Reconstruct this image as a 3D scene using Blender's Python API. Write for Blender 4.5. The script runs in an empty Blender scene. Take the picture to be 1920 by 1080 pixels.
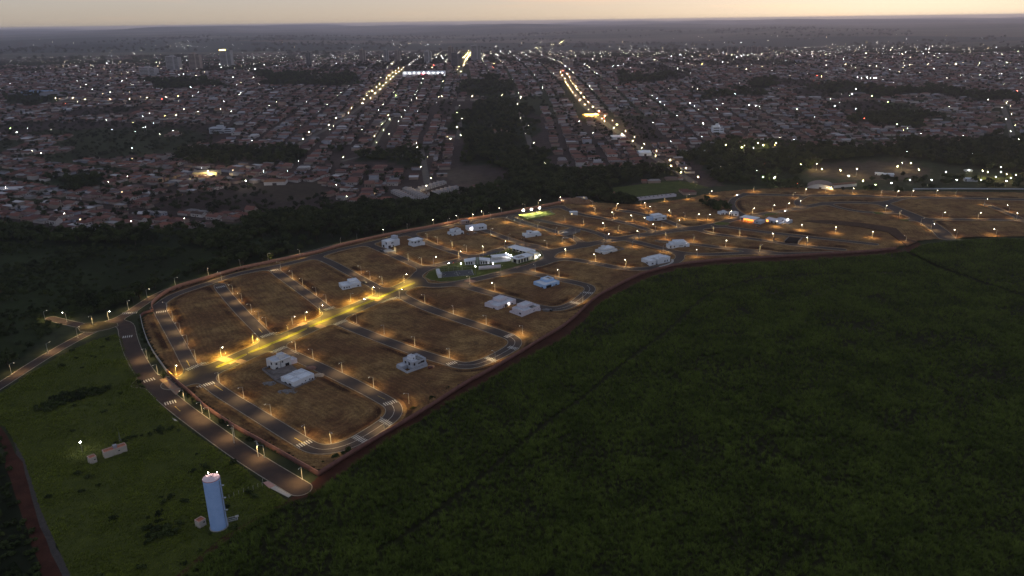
import bpy, bmesh, math, random
import numpy as np
random.seed(7); rng = np.random.default_rng(7)
PI = math.pi
SC = bpy.context.scene
COL = SC.collection

# ------------------------------------------------------------------ camera, sky, light, exposure
F = 1427.0; CAMH = 200.0                      # focal length in photo pixels (1920 wide), flying height in metres
PITCH = math.atan(500 / F); ROLL = math.atan(26 / 1920)
_f = np.array([0, math.cos(PITCH), -math.sin(PITCH)]); _r0 = np.array([1., 0, 0]); _u0 = np.cross(_r0, _f)
_r = math.cos(ROLL) * _r0 - math.sin(ROLL) * _u0; _u = math.cos(ROLL) * _u0 + math.sin(ROLL) * _r0
from mathutils import Matrix, Vector
cam = bpy.data.cameras.new('camera'); camo = bpy.data.objects.new('camera', cam); COL.objects.link(camo)
cam.sensor_width = 36; cam.lens = 36 * F / 1920; cam.clip_start = 1; cam.clip_end = 90000
camo.matrix_world = Matrix(((_r[0], _u[0], -_f[0], 0), (_r[1], _u[1], -_f[1], 0), (_r[2], _u[2], -_f[2], CAMH), (0, 0, 0, 1)))
SC.camera = camo

SUN_AZ = math.radians(27)                    # the sun has set to the right of the view's centre
world = bpy.data.worlds.new('World'); SC.world = world; world.use_nodes = True
wn = world.node_tree; wn.nodes.clear()
def WN(t, **k):
    n = wn.nodes.new(t)
    for a, b in k.items(): setattr(n, a, b)
    return n
sky = WN('ShaderNodeTexSky', sky_type='NISHITA', sun_disc=False)
sky.sun_elevation = math.radians(5.0); sky.sun_rotation = SUN_AZ; sky.altitude = 600; sky.air_density = 1.0; sky.dust_density = 1.5; sky.ozone_density = 2.5
SKY_TINT = (1.0, 0.94, 1.02); SKY_STR = 0.205; SKY_SAT = 1.0; SKY_GAMMA = 0.27; SKY_SAT2 = 1.15
tint = WN('ShaderNodeMix', data_type='RGBA', blend_type='MULTIPLY'); tint.inputs[0].default_value = 1; tint.inputs[7].default_value = (*SKY_TINT, 1)
hs = WN('ShaderNodeHueSaturation'); hs.inputs['Saturation'].default_value = SKY_SAT
wn.links.new(sky.outputs[0], hs.inputs['Color']); gm = WN('ShaderNodeGamma'); gm.inputs[1].default_value = SKY_GAMMA
wn.links.new(hs.outputs[0], gm.inputs[0]); hs2 = WN('ShaderNodeHueSaturation'); hs2.inputs['Saturation'].default_value = SKY_SAT2
wn.links.new(gm.outputs[0], hs2.inputs['Color']); wn.links.new(hs2.outputs[0], tint.inputs[6])
# thin streaks of high cloud
tcw = WN('ShaderNodeTexCoord'); mpw = WN('ShaderNodeMapping'); mpw.inputs['Scale'].default_value = (2.2, 2.2, 42); nw = WN('ShaderNodeTexNoise'); nw.inputs['Scale'].default_value = 2.0; nw.inputs['Detail'].default_value = 5
wn.links.new(tcw.outputs['Generated'], mpw.inputs[0]); wn.links.new(mpw.outputs[0], nw.inputs['Vector'])
rw = WN('ShaderNodeMapRange'); rw.inputs['From Min'].default_value = .56; rw.inputs['From Max'].default_value = .78; rw.inputs['To Max'].default_value = .5; wn.links.new(nw.outputs['Fac'], rw.inputs['Value'])
cl = WN('ShaderNodeMix', data_type='RGBA', blend_type='MULTIPLY'); cl.inputs[7].default_value = (1.35, 1.08, .92, 1); wn.links.new(rw.outputs[0], cl.inputs[0]); wn.links.new(tint.outputs[2], cl.inputs[6])
bg = WN('ShaderNodeBackground'); bg.inputs[1].default_value = SKY_STR
wo = WN('ShaderNodeOutputWorld')
wn.links.new(cl.outputs[2], bg.inputs[0]); wn.links.new(bg.outputs[0], wo.inputs[0])
SC.view_settings.view_transform = 'Standard'; SC.view_settings.look = 'None'; SC.view_settings.gamma = 1
SC.view_settings.exposure = 1.0
SC.view_settings.use_curve_mapping = False
SC.render.engine = 'CYCLES'
SC.cycles.use_denoising = True; SC.cycles.max_bounces = 5; SC.cycles.diffuse_bounces = 2; SC.cycles.glossy_bounces = 2
SC.cycles.sample_clamp_indirect = 2.0; SC.cycles.sample_clamp_direct = 0; SC.cycles.volume_bounces = 2
SC.cycles.use_light_tree = True; SC.cycles.caustics_reflective = False; SC.cycles.caustics_refractive = False
HAZE_DENSITY = 5.5e-5

# ------------------------------------------------------------------ terrain and pixel -> place
def sstep(a, b, x):
    t = np.clip((x - a) / (b - a), 0, 1); return t * t * (3 - 2 * t)
def hgt(x, y):
    """height of the land: level up to the creek, rising under the town, rolling hills beyond"""
    x = np.asarray(x, float); y = np.asarray(y, float)
    s = np.clip((y - 980) / 1320, 0, 1)
    h = 80 * (s * 0.75 + 0.25 * s * s * (3 - 2 * s))
    h = h - 45 * sstep(2350, 4600, y) + 30 * sstep(4600, 9000, y) + 40 * sstep(9000, 20000, y)
    far = sstep(3200, 7000, y)
    n = (np.sin(x / 900 + 1.3 + y / 2100) + np.sin(x / 430 - y / 1300 + .6) * .6 + np.sin(x / 1700 + y / 3100 + 2) * 1.2)
    n2 = np.sin(x / 1150 + 4 + y / 5200) + .6 * np.sin(x / 610 + 1.7) + .35 * np.sin(x / 260 + y / 900)
    h = h + far * n * 12 + sstep(9000, 17000, y) * n2 * 20 + sstep(15000, 21000, y) * 70 * np.exp(-((x + 8200) / 2600) ** 2)
    return np.where(h > 150, 150 + 45 * np.tanh((h - 150) / 45), h)
def ray(x, y):
    return _f * F + _r * (x - 960) + _u * (540 - y)
def G(x, y, lift=0.0):
    """where the line of sight through photo pixel (x, y) meets the land"""
    d = ray(x, y); d = d / np.linalg.norm(d)
    if d[2] > -1e-4: d[2] = -1e-4
    t = (lift - CAMH) / d[2]
    if d[1] * t > 980:
        lo, hi = 300.0, 30000.0
        ts = np.geomspace(lo, hi, 1500)
        z = CAMH + d[2] * ts - hgt(d[0] * ts, d[1] * ts) - lift
        k = np.argmax(z < 0); t = ts[k] if z[k] < 0 else 20000
    return np.array([d[0] * t, d[1] * t])
def G3(x, y, lift=0.0):
    g = G(x, y, lift); return np.array([g[0], g[1], float(hgt(*g)) + lift])
def PXY(x, y, z):
    x = np.asarray(x, float); y = np.asarray(y, float); z = np.asarray(z, float) - CAMH
    w = x * _f[0] + y * _f[1] + z * _f[2]; w = np.where(w < 1, 1, w)
    return 960 + F * (x * _r[0] + y * _r[1] + z * _r[2]) / w, 540 - F * (x * _u[0] + y * _u[1] + z * _u[2]) / w
def GP(pts): return [G(*p) for p in pts]
def inpoly(px, py, poly):
    c = np.zeros(np.shape(px), bool); n = len(poly)
    for i in range(n):
        x0, y0 = poly[i]; x1, y1 = poly[(i + 1) % n]
        if y0 == y1: continue
        k = ((y0 > py) != (y1 > py)) & (px < (x1 - x0) * (py - y0) / (y1 - y0) + x0)
        c ^= k
    return c
def ragged(a, b, x, y):
    """uneven edges for traced wood outlines"""
    k = np.clip(1500.0 / (np.hypot(x, y) + 1), .35, 1.2)
    return a + (vnoise(x, y, 45, 91) - .5) * 62 * k, b + (vnoise(x, y, 55, 92) - .5) * 20 * k
def vnoise(x, y, s, seed=0):
    """smooth value noise, 0..1"""
    x = np.asarray(x, float) / s + seed * 17.3; y = np.asarray(y, float) / s + seed * 9.1
    xi = np.floor(x).astype(np.int64); yi = np.floor(y).astype(np.int64); fx = x - xi; fy = y - yi
    fx = fx * fx * (3 - 2 * fx); fy = fy * fy * (3 - 2 * fy)
    def hsh(a, b):
        v = (a * 374761393 + b * 668265263 + seed * 1442695) & 0x7fffffff
        v = ((v ^ (v >> 13)) * 1274126177) & 0x7fffffff
        return ((v ^ (v >> 16)) & 0xffff) / 65535.0
    return (hsh(xi, yi) * (1 - fx) + hsh(xi + 1, yi) * fx) * (1 - fy) + (hsh(xi, yi + 1) * (1 - fx) + hsh(xi + 1, yi + 1) * fx) * fy

# ------------------------------------------------------------------ materials
MATS = {}
def mat(name, col, rough=.85, col2=None, scale=.5, bump=0.0, bscale=2.0, spec=.06, emit=None, estr=0.0, metal=0.0, detail=4, attr=None):
    if name in MATS: return MATS[name]
    m = bpy.data.materials.new(name); m.use_nodes = True; MATS[name] = m
    nt = m.node_tree; b = nt.nodes['Principled BSDF']
    b.inputs['Roughness'].default_value = rough; b.inputs['Specular IOR Level'].default_value = spec; b.inputs['Metallic'].default_value = metal
    b.inputs['Base Color'].default_value = (*col, 1)
    tc = nt.nodes.new('ShaderNodeTexCoord')
    geo = nt.nodes.new('ShaderNodeNewGeometry')
    if col2:
        n = nt.nodes.new('ShaderNodeTexNoise'); n.inputs['Scale'].default_value = scale; n.inputs['Detail'].default_value = detail; n.inputs['Roughness'].default_value = .65
        nt.links.new(geo.outputs['Position'], n.inputs['Vector'])
        r = nt.nodes.new('ShaderNodeValToRGB'); r.color_ramp.elements[0].position = .35; r.color_ramp.elements[1].position = .68
        r.color_ramp.elements[0].color = (*col, 1); r.color_ramp.elements[1].color = (*col2, 1)
        nt.links.new(n.outputs['Fac'], r.inputs['Fac']); nt.links.new(r.outputs['Color'], b.inputs['Base Color'])
    if attr:
        a = nt.nodes.new('ShaderNodeAttribute'); a.attribute_name = attr
        nt.links.new(a.outputs['Color'], b.inputs['Base Color'])
    if bump:
        n2 = nt.nodes.new('ShaderNodeTexNoise'); n2.inputs['Scale'].default_value = bscale; n2.inputs['Detail'].default_value = 5
        nt.links.new(geo.outputs['Position'], n2.inputs['Vector'])
        bp = nt.nodes.new('ShaderNodeBump'); bp.inputs['Strength'].default_value = bump; bp.inputs['Distance'].default_value = .3
        nt.links.new(n2.outputs['Fac'], bp.inputs['Height']); nt.links.new(bp.outputs['Normal'], b.inputs['Normal'])
    if emit:
        b.inputs['Emission Color'].default_value = (*emit, 1); b.inputs['Emission Strength'].default_value = estr
    return m
def foliage(name, col, col2, sc=.08, trans=.25):
    """leaf material, lighter and darker plants, thin leaves let some light through"""
    m = bpy.data.materials.new(name); m.use_nodes = True; MATS[name] = m
    nt = m.node_tree; b = nt.nodes['Principled BSDF']; b.inputs['Roughness'].default_value = .9; b.inputs['Specular IOR Level'].default_value = .04
    geo = nt.nodes.new('ShaderNodeNewGeometry'); oi = nt.nodes.new('ShaderNodeObjectInfo')
    n = nt.nodes.new('ShaderNodeTexNoise'); n.inputs['Scale'].default_value = sc; n.inputs['Detail'].default_value = 3
    nt.links.new(geo.outputs['Position'], n.inputs['Vector'])
    ad = nt.nodes.new('ShaderNodeMath'); ad.operation = 'MULTIPLY_ADD'; ad.inputs[1].default_value = .5; nt.links.new(oi.outputs['Random'], ad.inputs[0])
    nt.links.new(n.outputs['Fac'], ad.inputs[2])
    mr = nt.nodes.new('ShaderNodeMapRange'); mr.inputs['From Min'].default_value = .45; mr.inputs['From Max'].default_value = 1.05; nt.links.new(ad.outputs[0], mr.inputs['Value'])
    mx = nt.nodes.new('ShaderNodeMix'); mx.data_type = 'RGBA'; mx.inputs[6].default_value = (*col, 1); mx.inputs[7].default_value = (*col2, 1)
    nt.links.new(mr.outputs[0], mx.inputs[0]); nt.links.new(mx.outputs[2], b.inputs['Base Color'])
    return m

M_white = mat('white_render', (.62, .62, .66), .8, (.70, .69, .72), .6)
M_white2 = mat('cream_render', (.60, .56, .54), .8, (.68, .64, .62), .6)
M_pink = mat('pinkish_render', (.58, .50, .54), .8, (.66, .58, .60), .6)
M_blue = mat('pale_blue_render', (.36, .50, .72), .8, (.42, .56, .78), .6)
M_greyr = mat('grey_render', (.36, .36, .40), .85, (.44, .44, .48), .8)
M_block = mat('bare_concrete_block', (.17, .15, .15), .95, (.25, .22, .21), 1.2, .3, 6)
M_deck = mat('roof_membrane', (.42, .42, .45), .8, (.52, .51, .55), .4)
M_metalroof = mat('pale_metal_roof', (.55, .56, .60), .5, (.64, .64, .67), .5, metal=.0)
M_glass = mat('dark_glass', (.015, .017, .022), .12, spec=.6)
M_frame = mat('window_frame', (.12, .12, .13), .5)
M_door = mat('dark_door', (.06, .045, .04), .6)
M_concrete = mat('concrete', (.30, .28, .26), .9, (.40, .37, .34), 1.5)
M_pole = mat('pole_concrete', (.42, .38, .33), .85)
M_metal = mat('galvanised_metal', (.32, .33, .35), .45, metal=.6)
M_lens = mat('lit_lamp_glass', (1, 1, 1), .3, emit=(1, .86, .62), estr=32)
M_lenslow = mat('shielded_lamp_glass', (1, 1, 1), .3, emit=(1, .80, .5), estr=6)
M_flood = mat('floodlight_glass', (1, 1, 1), .3, emit=(.95, 1, .82), estr=160)
M_bulbw = mat('white_bulb', (1, 1, 1), .3, emit=(.95, .97, 1), estr=60)
M_red = mat('red_trim', (.45, .07, .05), .7)
M_tile = mat('terracotta_tile', (.34, .12, .075), .85, (.44, .18, .11), 1.5)
M_tank = mat('tank_blue_paint', (.30, .44, .74), .45, (.36, .50, .80), .35, spec=.4)
M_tankroof = mat('tank_white_roof', (.62, .50, .52), .7)
M_asph = mat('asphalt', (.048, .038, .037), .95, (.088, .065, .054), .05, .15, 8, detail=9)
M_dirtroad = mat('dusty_asphalt', (.044, .032, .029), .95, (.085, .055, .043), .06, .15, 8, detail=9)
M_kerb = mat('kerb_concrete', (.20, .17, .14), .9, (.34, .29, .23), .3)
M_paint = mat('road_paint_white', (.56, .53, .48), .8, (.34, .31, .28), .8)
M_painty = mat('road_paint_yellow', (.60, .42, .10), .8, (.42, .30, .08), 1.2)
M_pave = mat('brick_paving', (.26, .15, .10), .9, (.34, .20, .14), .8)
M_redwall = mat('salmon_wall', (.36, .165, .105), .9, (.46, .22, .145), .5, .2, 3)
M_redwall2 = mat('brownish_wall', (.155, .075, .062), .9, (.22, .105, .085), .4, .2, 3)
M_greywall = mat('grey_wall', (.26, .235, .22), .9, (.34, .30, .28), .5)
M_lawn = mat('lawn', (.050, .058, .013), .95, (.085, .092, .020), .25, .4, 3)
M_pitch = mat('pitch_turf', (.17, .18, .04), .95, (.22, .22, .05), .2, .2, 4)
M_redsoil = mat('red_soil', (.036, .014, .010), .97, (.066, .026, .017), .12, .5, 1.2)
M_trunk = mat('bark', (.05, .038, .03), .95)
M_black = mat('car_black', (.012, .012, .014), .3, spec=.5)
M_tyre = mat('rubber', (.012, .012, .012), .9)
M_carw = mat('car_white', (.6, .6, .6), .35, spec=.5)
M_carg = mat('car_grey', (.12, .12, .13), .35, spec=.5)
M_head = mat('headlight_glass', (1, 1, 1), .2, emit=(1, .95, .85), estr=90)
M_tail = mat('taillight_glass', (.5, .02, .02), .2, emit=(1, .08, .03), estr=20)
M_orange = mat('lit_interior_orange', (.5, .2, .05), .8, emit=(1, .30, .05), estr=1.2)
M_court = mat('court_surface', (.055, .055, .062), .9, (.07, .068, .075), .6)
M_plastic = mat('plastic_dark', (.05, .05, .06), .6)
M_rust = mat('orange_sign', (.55, .16, .04), .7)

# ------------------------------------------------------------------ mesh helpers
class MB:
    def __init__(s): s.v = []; s.f = []
    def poly(s, pts): n = len(s.v); s.v += [tuple(map(float, p)) for p in pts]; s.f.append(tuple(range(n, n + len(pts)))); return s
    def box(s, x0, x1, y0, y1, z0, z1):
        n = len(s.v)
        s.v += [(x0, y0, z0), (x1, y0, z0), (x1, y1, z0), (x0, y1, z0), (x0, y0, z1), (x1, y0, z1), (x1, y1, z1), (x0, y1, z1)]
        s.f += [(n, n+3, n+2, n+1), (n+4, n+5, n+6, n+7), (n, n+1, n+5, n+4), (n+1, n+2, n+6, n+5), (n+2, n+3, n+7, n+6), (n+3, n, n+4, n+7)]
        return s
    def ring(s, x0, x1, y0, y1, z0, z1, t):
        """four walls with thickness, open on top"""
        s.box(x0, x1, y0, y0 + t, z0, z1); s.box(x0, x1, y1 - t, y1, z0, z1)
        s.box(x0, x0 + t, y0 + t, y1 - t, z0, z1); s.box(x1 - t, x1, y0 + t, y1 - t, z0, z1); return s
    def prism(s, pts, z0, z1):
        n = len(s.v); k = len(pts)
        a = sum(pts[i][0] * pts[(i+1) % k][1] - pts[(i+1) % k][0] * pts[i][1] for i in range(k))
        if a < 0: pts = pts[::-1]
        s.v += [(float(p[0]), float(p[1]), z0) for p in pts] + [(float(p[0]), float(p[1]), z1) for p in pts]
        s.f.append(tuple(range(n + k - 1, n - 1, -1))); s.f.append(tuple(range(n + k, n + 2 * k)))
        for i in range(k): j = (i + 1) % k; s.f.append((n + i, n + j, n + k + j, n + k + i))
        return s
    def tube(s, a, b, r0, r1=None, k=8, cap=True):
        r1 = r0 if r1 is None else r1
        a = Vector(a); b = Vector(b); d = (b - a).normalized()
        p = d.orthogonal().normalized(); q = d.cross(p); n = len(s.v)
        for c, r in ((a, r0), (b, r1)):
            for i in range(k):
                t = 2 * PI * i / k; s.v.append(tuple(c + p * (r * math.cos(t)) + q * (r * math.sin(t))))
        for i in range(k): j = (i + 1) % k; s.f.append((n + i, n + j, n + k + j, n + k + i))
        if cap: s.f.append(tuple(range(n + k - 1, n - 1, -1))); s.f.append(tuple(range(n + k, n + 2 * k)))
        return s
    def ball(s, c, rx, ry=None, rz=None, k=8, m=5):
        ry = ry or rx; rz = rz or rx; n = len(s.v)
        s.v.append((c[0], c[1], c[2] - rz))
        for i in range(1, m):
            t = -PI / 2 + PI * i / m
            for j in range(k): p = 2 * PI * j / k; s.v.append((c[0] + rx * math.cos(t) * math.cos(p), c[1] + ry * math.cos(t) * math.sin(p), c[2] + rz * math.sin(t)))
        s.v.append((c[0], c[1], c[2] + rz)); e = len(s.v) - 1
        for j in range(k):
            l = (j + 1) % k; s.f.append((n, n + 1 + l, n + 1 + j)); s.f.append((e, e - k + j, e - k + l))
            for i in range(m - 2): a = n + 1 + i * k; s.f.append((a + j, a + l, a + k + l, a + k + j))
        return s
    def mesh(s, name, m):
        me = bpy.data.meshes.new(name); me.from_pydata(s.v, [], s.f); me.update()
        if m: me.materials.append(m)
        return me
    def build(s, name, m, parent=None):
        o = bpy.data.objects.new(name, s.mesh(name, m)); COL.objects.link(o)
        if parent: o.parent = parent
        return o
def npmesh(name, V, Fq, m, cols=None, colname='col'):
    """mesh from numpy arrays: V Nx3, Fq Mx4 (quads) or Mx3"""
    me = bpy.data.meshes.new(name); V = np.asarray(V, np.float32); Fq = np.asarray(Fq, np.int32); k = Fq.shape[1]
    me.vertices.add(len(V)); me.vertices.foreach_set('co', V.ravel())
    me.loops.add(Fq.size); me.loops.foreach_set('vertex_index', Fq.ravel())
    me.polygons.add(len(Fq)); me.polygons.foreach_set('loop_start', np.arange(0, Fq.size, k, dtype=np.int32))
    me.update(calc_edges=True); me.validate()
    if cols is not None:
        a = me.attributes.new(colname, 'FLOAT_COLOR', 'FACE'); c = np.ones((len(Fq), 4), np.float32); c[:, :3] = cols; a.data.foreach_set('color', c.ravel())
    if m: me.materials.append(m)
    return me
def link(name, me, parent=None):
    o = bpy.data.objects.new(name, me); COL.objects.link(o)
    if parent: o.parent = parent
    return o
def tag(o, label=None, cat=None, group=None, kind=None):
    if label: o['label'] = label
    if cat: o['category'] = cat
    if group: o['group'] = group
    if kind: o['kind'] = kind
    return o
def thing(name, label, cat, loc=(0, 0, 0), rotz=0, group=None):
    o = bpy.data.objects.new(name, None); COL.objects.link(o); o.empty_display_size = .5
    o.location = [float(c) for c in loc]; o.rotation_euler = (0, 0, rotz)
    return tag(o, label, cat, group)
def dup(root, loc, rotz, label=None, group=None, scale=1.0):
    r = root.copy(); COL.objects.link(r); r.location = [float(c) for c in loc]; r.rotation_euler = (0, 0, rotz)
    r.scale = (scale,) * 3 if np.isscalar(scale) else scale
    if label: r['label'] = label
    if group: r['group'] = group
    for ch in list(root.children):
        c = ch.copy(); COL.objects.link(c); c.parent = r
        for g in ch.children:
            d = g.copy(); COL.objects.link(d); d.parent = c
    return r
def sheet(name, pts, z, m, th=0.0, kind='structure', label=None, cat=None):
    """a level sheet (or slab) with a traced outline on the ground"""
    b = MB()
    if th: b.prism([tuple(p) for p in pts], z - th, z)
    else:
        k = len(pts); a = sum(pts[i][0] * pts[(i+1) % k][1] - pts[(i+1) % k][0] * pts[i][1] for i in range(k))
        if a < 0: pts = pts[::-1]
        b.poly([(p[0], p[1], z) for p in pts])
    me = b.mesh(name, m); bm = bmesh.new(); bm.from_mesh(me); bmesh.ops.triangulate(bm, faces=bm.faces); bm.to_mesh(me); bm.free()
    return tag(link(name, me), label, cat, None, kind)
def resample(pts, step, smooth=2):
    pts = [np.array(p, float) for p in pts]
    for _ in range(smooth):                                   # corner cutting keeps the ends
        q = [pts[0]]
        for a, b in zip(pts[:-1], pts[1:]): q += [a * .75 + b * .25, a * .25 + b * .75]
        q.append(pts[-1]); pts = q
    out = [pts[0]]
    for a, b in zip(pts[:-1], pts[1:]):
        n = max(1, int(np.linalg.norm(b - a) / step))
        out += [a + (b - a) * (i + 1) / n for i in range(n)]
    return np.array(out)
def normals2(P):
    t = np.gradient(P, axis=0); t /= np.linalg.norm(t, axis=1)[:, None] + 1e-9
    return np.stack([-t[:, 1], t[:, 0]], 1)
def ribbon(name, pts, w, z, m, step=8, kind='structure', off=0.0, wob=0.0):
    P = resample(pts, step); N = normals2(P); wv = w / 2 + (wob * (vnoise(P[:, 0], P[:, 1], 9, 3) - .5) if wob else 0) * np.ones(len(P))
    A = P + N * (off + wv)[:, None]; B = P + N * (off - wv)[:, None]
    V = np.concatenate([np.c_[A, hgt(A[:, 0], A[:, 1]) + z], np.c_[B, hgt(B[:, 0], B[:, 1]) + z]]); n = len(P)
    i = np.arange(n - 1); Fq = np.stack([i, i + n, i + n + 1, i + 1], 1)
    o = link(name, npmesh(name, V, Fq, m)); 
    return tag(o, kind=kind)
def wall(name, pts, h, t, m, label, cat='wall', cap=None, step=6, smooth=2, pil=0, base=0.0, group=None, panel=None):
    """boundary wall: thick band on a line, a coping, and pilasters every few metres"""
    P = resample(pts, step, smooth); N = normals2(P); o = thing(name, label, cat, (P[0][0], P[0][1], 0), 0, group); O = P[0]
    def band(nm, hw, z0, z1, mm):
        A = P + N * hw - O; B = P - N * hw - O; n = len(P)
        V = np.concatenate([np.c_[A, np.full(n, z0)], np.c_[A, np.full(n, z1)], np.c_[B, np.full(n, z1)], np.c_[B, np.full(n, z0)]])
        i = np.arange(n - 1); Fq = np.concatenate([np.stack([i + k * n, i + 1 + k * n, i + 1 + ((k + 1) % 4) * n, i + ((k + 1) % 4) * n], 1) for k in range(4)])
        e = np.array([[0, n, 2 * n, 3 * n], [n - 1, 4 * n - 1, 3 * n - 1, 2 * n - 1]])
        link(nm, npmesh(nm, V, np.concatenate([Fq, e]), mm), o)
    band('wall_panel', t / 2, base, h, m); band('coping', t / 2 + .06, h, h + .1, cap or m)
    if pil:
        me = MB().box(-.2, .2, -t / 2 - .08, t / 2 + .08, base, h + .16).mesh('pilaster', m)
        acc = 0; k = 0
        for i in range(len(P) - 1):
            acc += np.linalg.norm(P[i + 1] - P[i])
            if acc >= pil and k < 290:
                acc = 0; k += 1; q = link('pilaster', me, o); q.location = (P[i][0] - O[0], P[i][1] - O[1], 0); q.rotation_euler[2] = math.atan2(*(P[i + 1] - P[i])[::-1])
    return o
def scatter(name, P, S, protos, label, cat='vegetation', tilt=0.0):
    """uncountable stuff: instances of a few small meshes on points"""
    me = bpy.data.meshes.new(name); me.vertices.add(len(P)); me.vertices.foreach_set('co', np.asarray(P, np.float32).ravel())
    a = me.attributes.new('scl', 'FLOAT', 'POINT'); a.data.foreach_set('value', np.asarray(S, np.float32))
    o = link(name, me); c = bpy.data.collections.new(name + '_kinds')
    for p in protos: c.objects.link(bpy.data.objects.new(p.name, p))
    ng = bpy.data.node_groups.new(name, 'GeometryNodeTree')
    ng.interface.new_socket('Geometry', in_out='INPUT', socket_type='NodeSocketGeometry'); ng.interface.new_socket('Geometry', in_out='OUTPUT', socket_type='NodeSocketGeometry')
    N = ng.nodes.new; i = N('NodeGroupInput'); q = N('NodeGroupOutput'); ip = N('GeometryNodeInstanceOnPoints'); ci = N('GeometryNodeCollectionInfo')
    ci.inputs['Collection'].default_value = c; ci.inputs['Separate Children'].default_value = True; ci.inputs['Reset Children'].default_value = True
    ip.inputs['Pick Instance'].default_value = True
    rv = N('FunctionNodeRandomValue'); rv.data_type = 'FLOAT_VECTOR'; rv.inputs[0].default_value = (-tilt, -tilt, 0); rv.inputs[1].default_value = (tilt, tilt, 2 * PI)
    na = N('GeometryNodeInputNamedAttribute'); na.data_type = 'FLOAT'; na.inputs['Name'].default_value = 'scl'
    mp = N('GeometryNodeMeshToPoints'); L = ng.links.new
    L(i.outputs[0], mp.inputs[0]); L(mp.outputs[0], ip.inputs['Points']); L(ci.outputs[0], ip.inputs['Instance']); L(rv.outputs[0], ip.inputs['Rotation'])
    L(na.outputs[0], ip.inputs['Scale']); L(ip.outputs[0], q.inputs[0])
    md = o.modifiers.new('scatter', 'NODES'); md.node_group = ng
    return tag(o, label, cat, None, 'stuff')

# ------------------------------------------------------------------ outlines traced in photo pixels, laid on the land
NORTH_WALL = [(288,585),(283.5,576),(290,567),(304,555.5),(324,544),(345,536.5),(371,529.5),(397,521.5),(423,513.5),(449,506),(498,496),(563,482.5),(607,472.5),(640,461.5),(721,443.5),(762,435.5),(812,427),(862,416),(896,411),(937,404),(971,397.5),(1010,390),(1043,383.5),(1060,380)]
WEST_WALL = [(597.5,893),(487,830),(440,804),(384,766),(363,745),(336,723),(314,700),(304,686),(283,656.5),(270,625),(263.5,595)]
SOUTH_WALL = [(597.5,893),(650,859),(710,823),(800,770),(875,720),(912,701),(966,670),(1016,638),(1053,617),(1078,597),(1094,581),(1116,560),(1147,543),(1194,519),(1220,510.5),(1268,498.5),(1335,490.5),(1431,485),(1527,479.5),(1623,474.5),(1680,468.5)]
CANE_EDGE = [(500,966),(545,941),(585,928),(622,901),(672,867),(734,821),(838,758),(917,712),(1000,665),(1062,634),(1106,590),(1126,569),(1166,547),(1226,518),(1270,506),(1340,498),(1431,492.5),(1527,487),(1623,481),(1705,472)]
DEV = WEST_WALL[::-1][:0] + [(597.5,893)] + WEST_WALL[1:] + [(288,585)] + NORTH_WALL[1:] + [(1110,381),(1195,384),(1290,373),(1330,363),(1390,356),(1500,352),(1640,358),(1920,362),(2100,368),(2120,440),(1830,447),(1760,450),(1722,454)] + SOUTH_WALL[1:][::-1]
GRASS = [(228,634),(215,627),(170,640),(110,668),(0,738),(-90,790),(-60,800),(10,800),(45,860),(78,960),(135,1085),(190,1200),(215,1200),(325,1088),(420,1014),(500,967),(541,940),(490,905),(440,866),(400,838),(340,797),(300,757),(262,716),(240,672)]
CANE = [(335,1088)] + [(425,1014)] + CANE_EDGE + [(1728,460),(1770,455),(1830,450),(1930,449),(2150,452),(2300,800),(2300,1300),(150,1300)]
FOREST = [(-260,420),(-100,420),(0,425),(110,440),(240,432),(330,428),(420,425),(520,402),(600,398),(660,385),(720,385),(790,385),(860,368),(935,350),(1000,335),(1100,322),(1255,312),(1272,330),(1150,352),(1140,372),(1195,381),(1180,388),(1115,376),(1095,372),(1060,373),(970,390),(860,409),(760,428),(640,454),(500,488),(400,513),(320,535),(262,566),(180,592),(110,578),(60,608),(85,640),(0,696),(-300,880)]
SCRUB = [(-260,440),(0,455),(160,460),(300,460),(420,470),(430,495),(330,520),(250,560),(150,590),(0,690),(-300,880)]
MEADOW = [(1150,352),(1272,336),(1296,343),(1330,352),(1250,362),(1180,372),(1150,372)]
WOODS = [
 [(850,240),(905,190),(960,188),(985,210),(1000,250),(1015,290),(1062,322),(1000,338),(955,345),(948,322),(880,312),(855,290)],
 [(1288,285),(1335,262),(1500,262),(1650,272),(1800,255),(2050,250),(2050,328),(1800,322),(1740,318),(1680,300),(1540,304),(1510,340),(1420,352),(1335,348),(1292,325)],
 [(640,288),(700,280),(790,290),(792,312),(700,312),(640,303)],
 [(330,288),(400,278),(560,285),(560,305),(480,315),(370,312)],
 [(860,150),(945,145),(962,165),(935,182),(880,182),(850,170)],
 [(1600,215),(1665,205),(1765,222),(1710,240),(1615,236)],
 [(480,140),(640,138),(690,150),(640,165),(560,165),(490,158)],
 [(260,150),(330,148),(420,152),(410,166),(300,168)],
 [(1500,166),(1600,160),(1760,165),(1900,180),(1900,192),(1700,180),(1560,178)],
 [(1380,158),(1440,150),(1460,163),(1400,168)], [(0,180),(120,178),(130,195),(0,198)], [(955,300),(1000,300),(1062,325),(1000,345),(950,345)],
 [(1320,170),(1420,165),(1420,180),(1330,182)], [(100,330),(190,330),(200,360),(120,365)], [(1150,140),(1250,135),(1260,150),(1160,155)],
]
BARE = [[(820,320),(870,318),(950,340),(945,352),(860,352)], [(1515,306),(1700,302),(1745,320),(1730,336),(1600,338),(1520,330)], [(470,345),(600,340),(620,365),(520,380)],
        [(340,285),(480,290),(470,312),(350,312)]]

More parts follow.
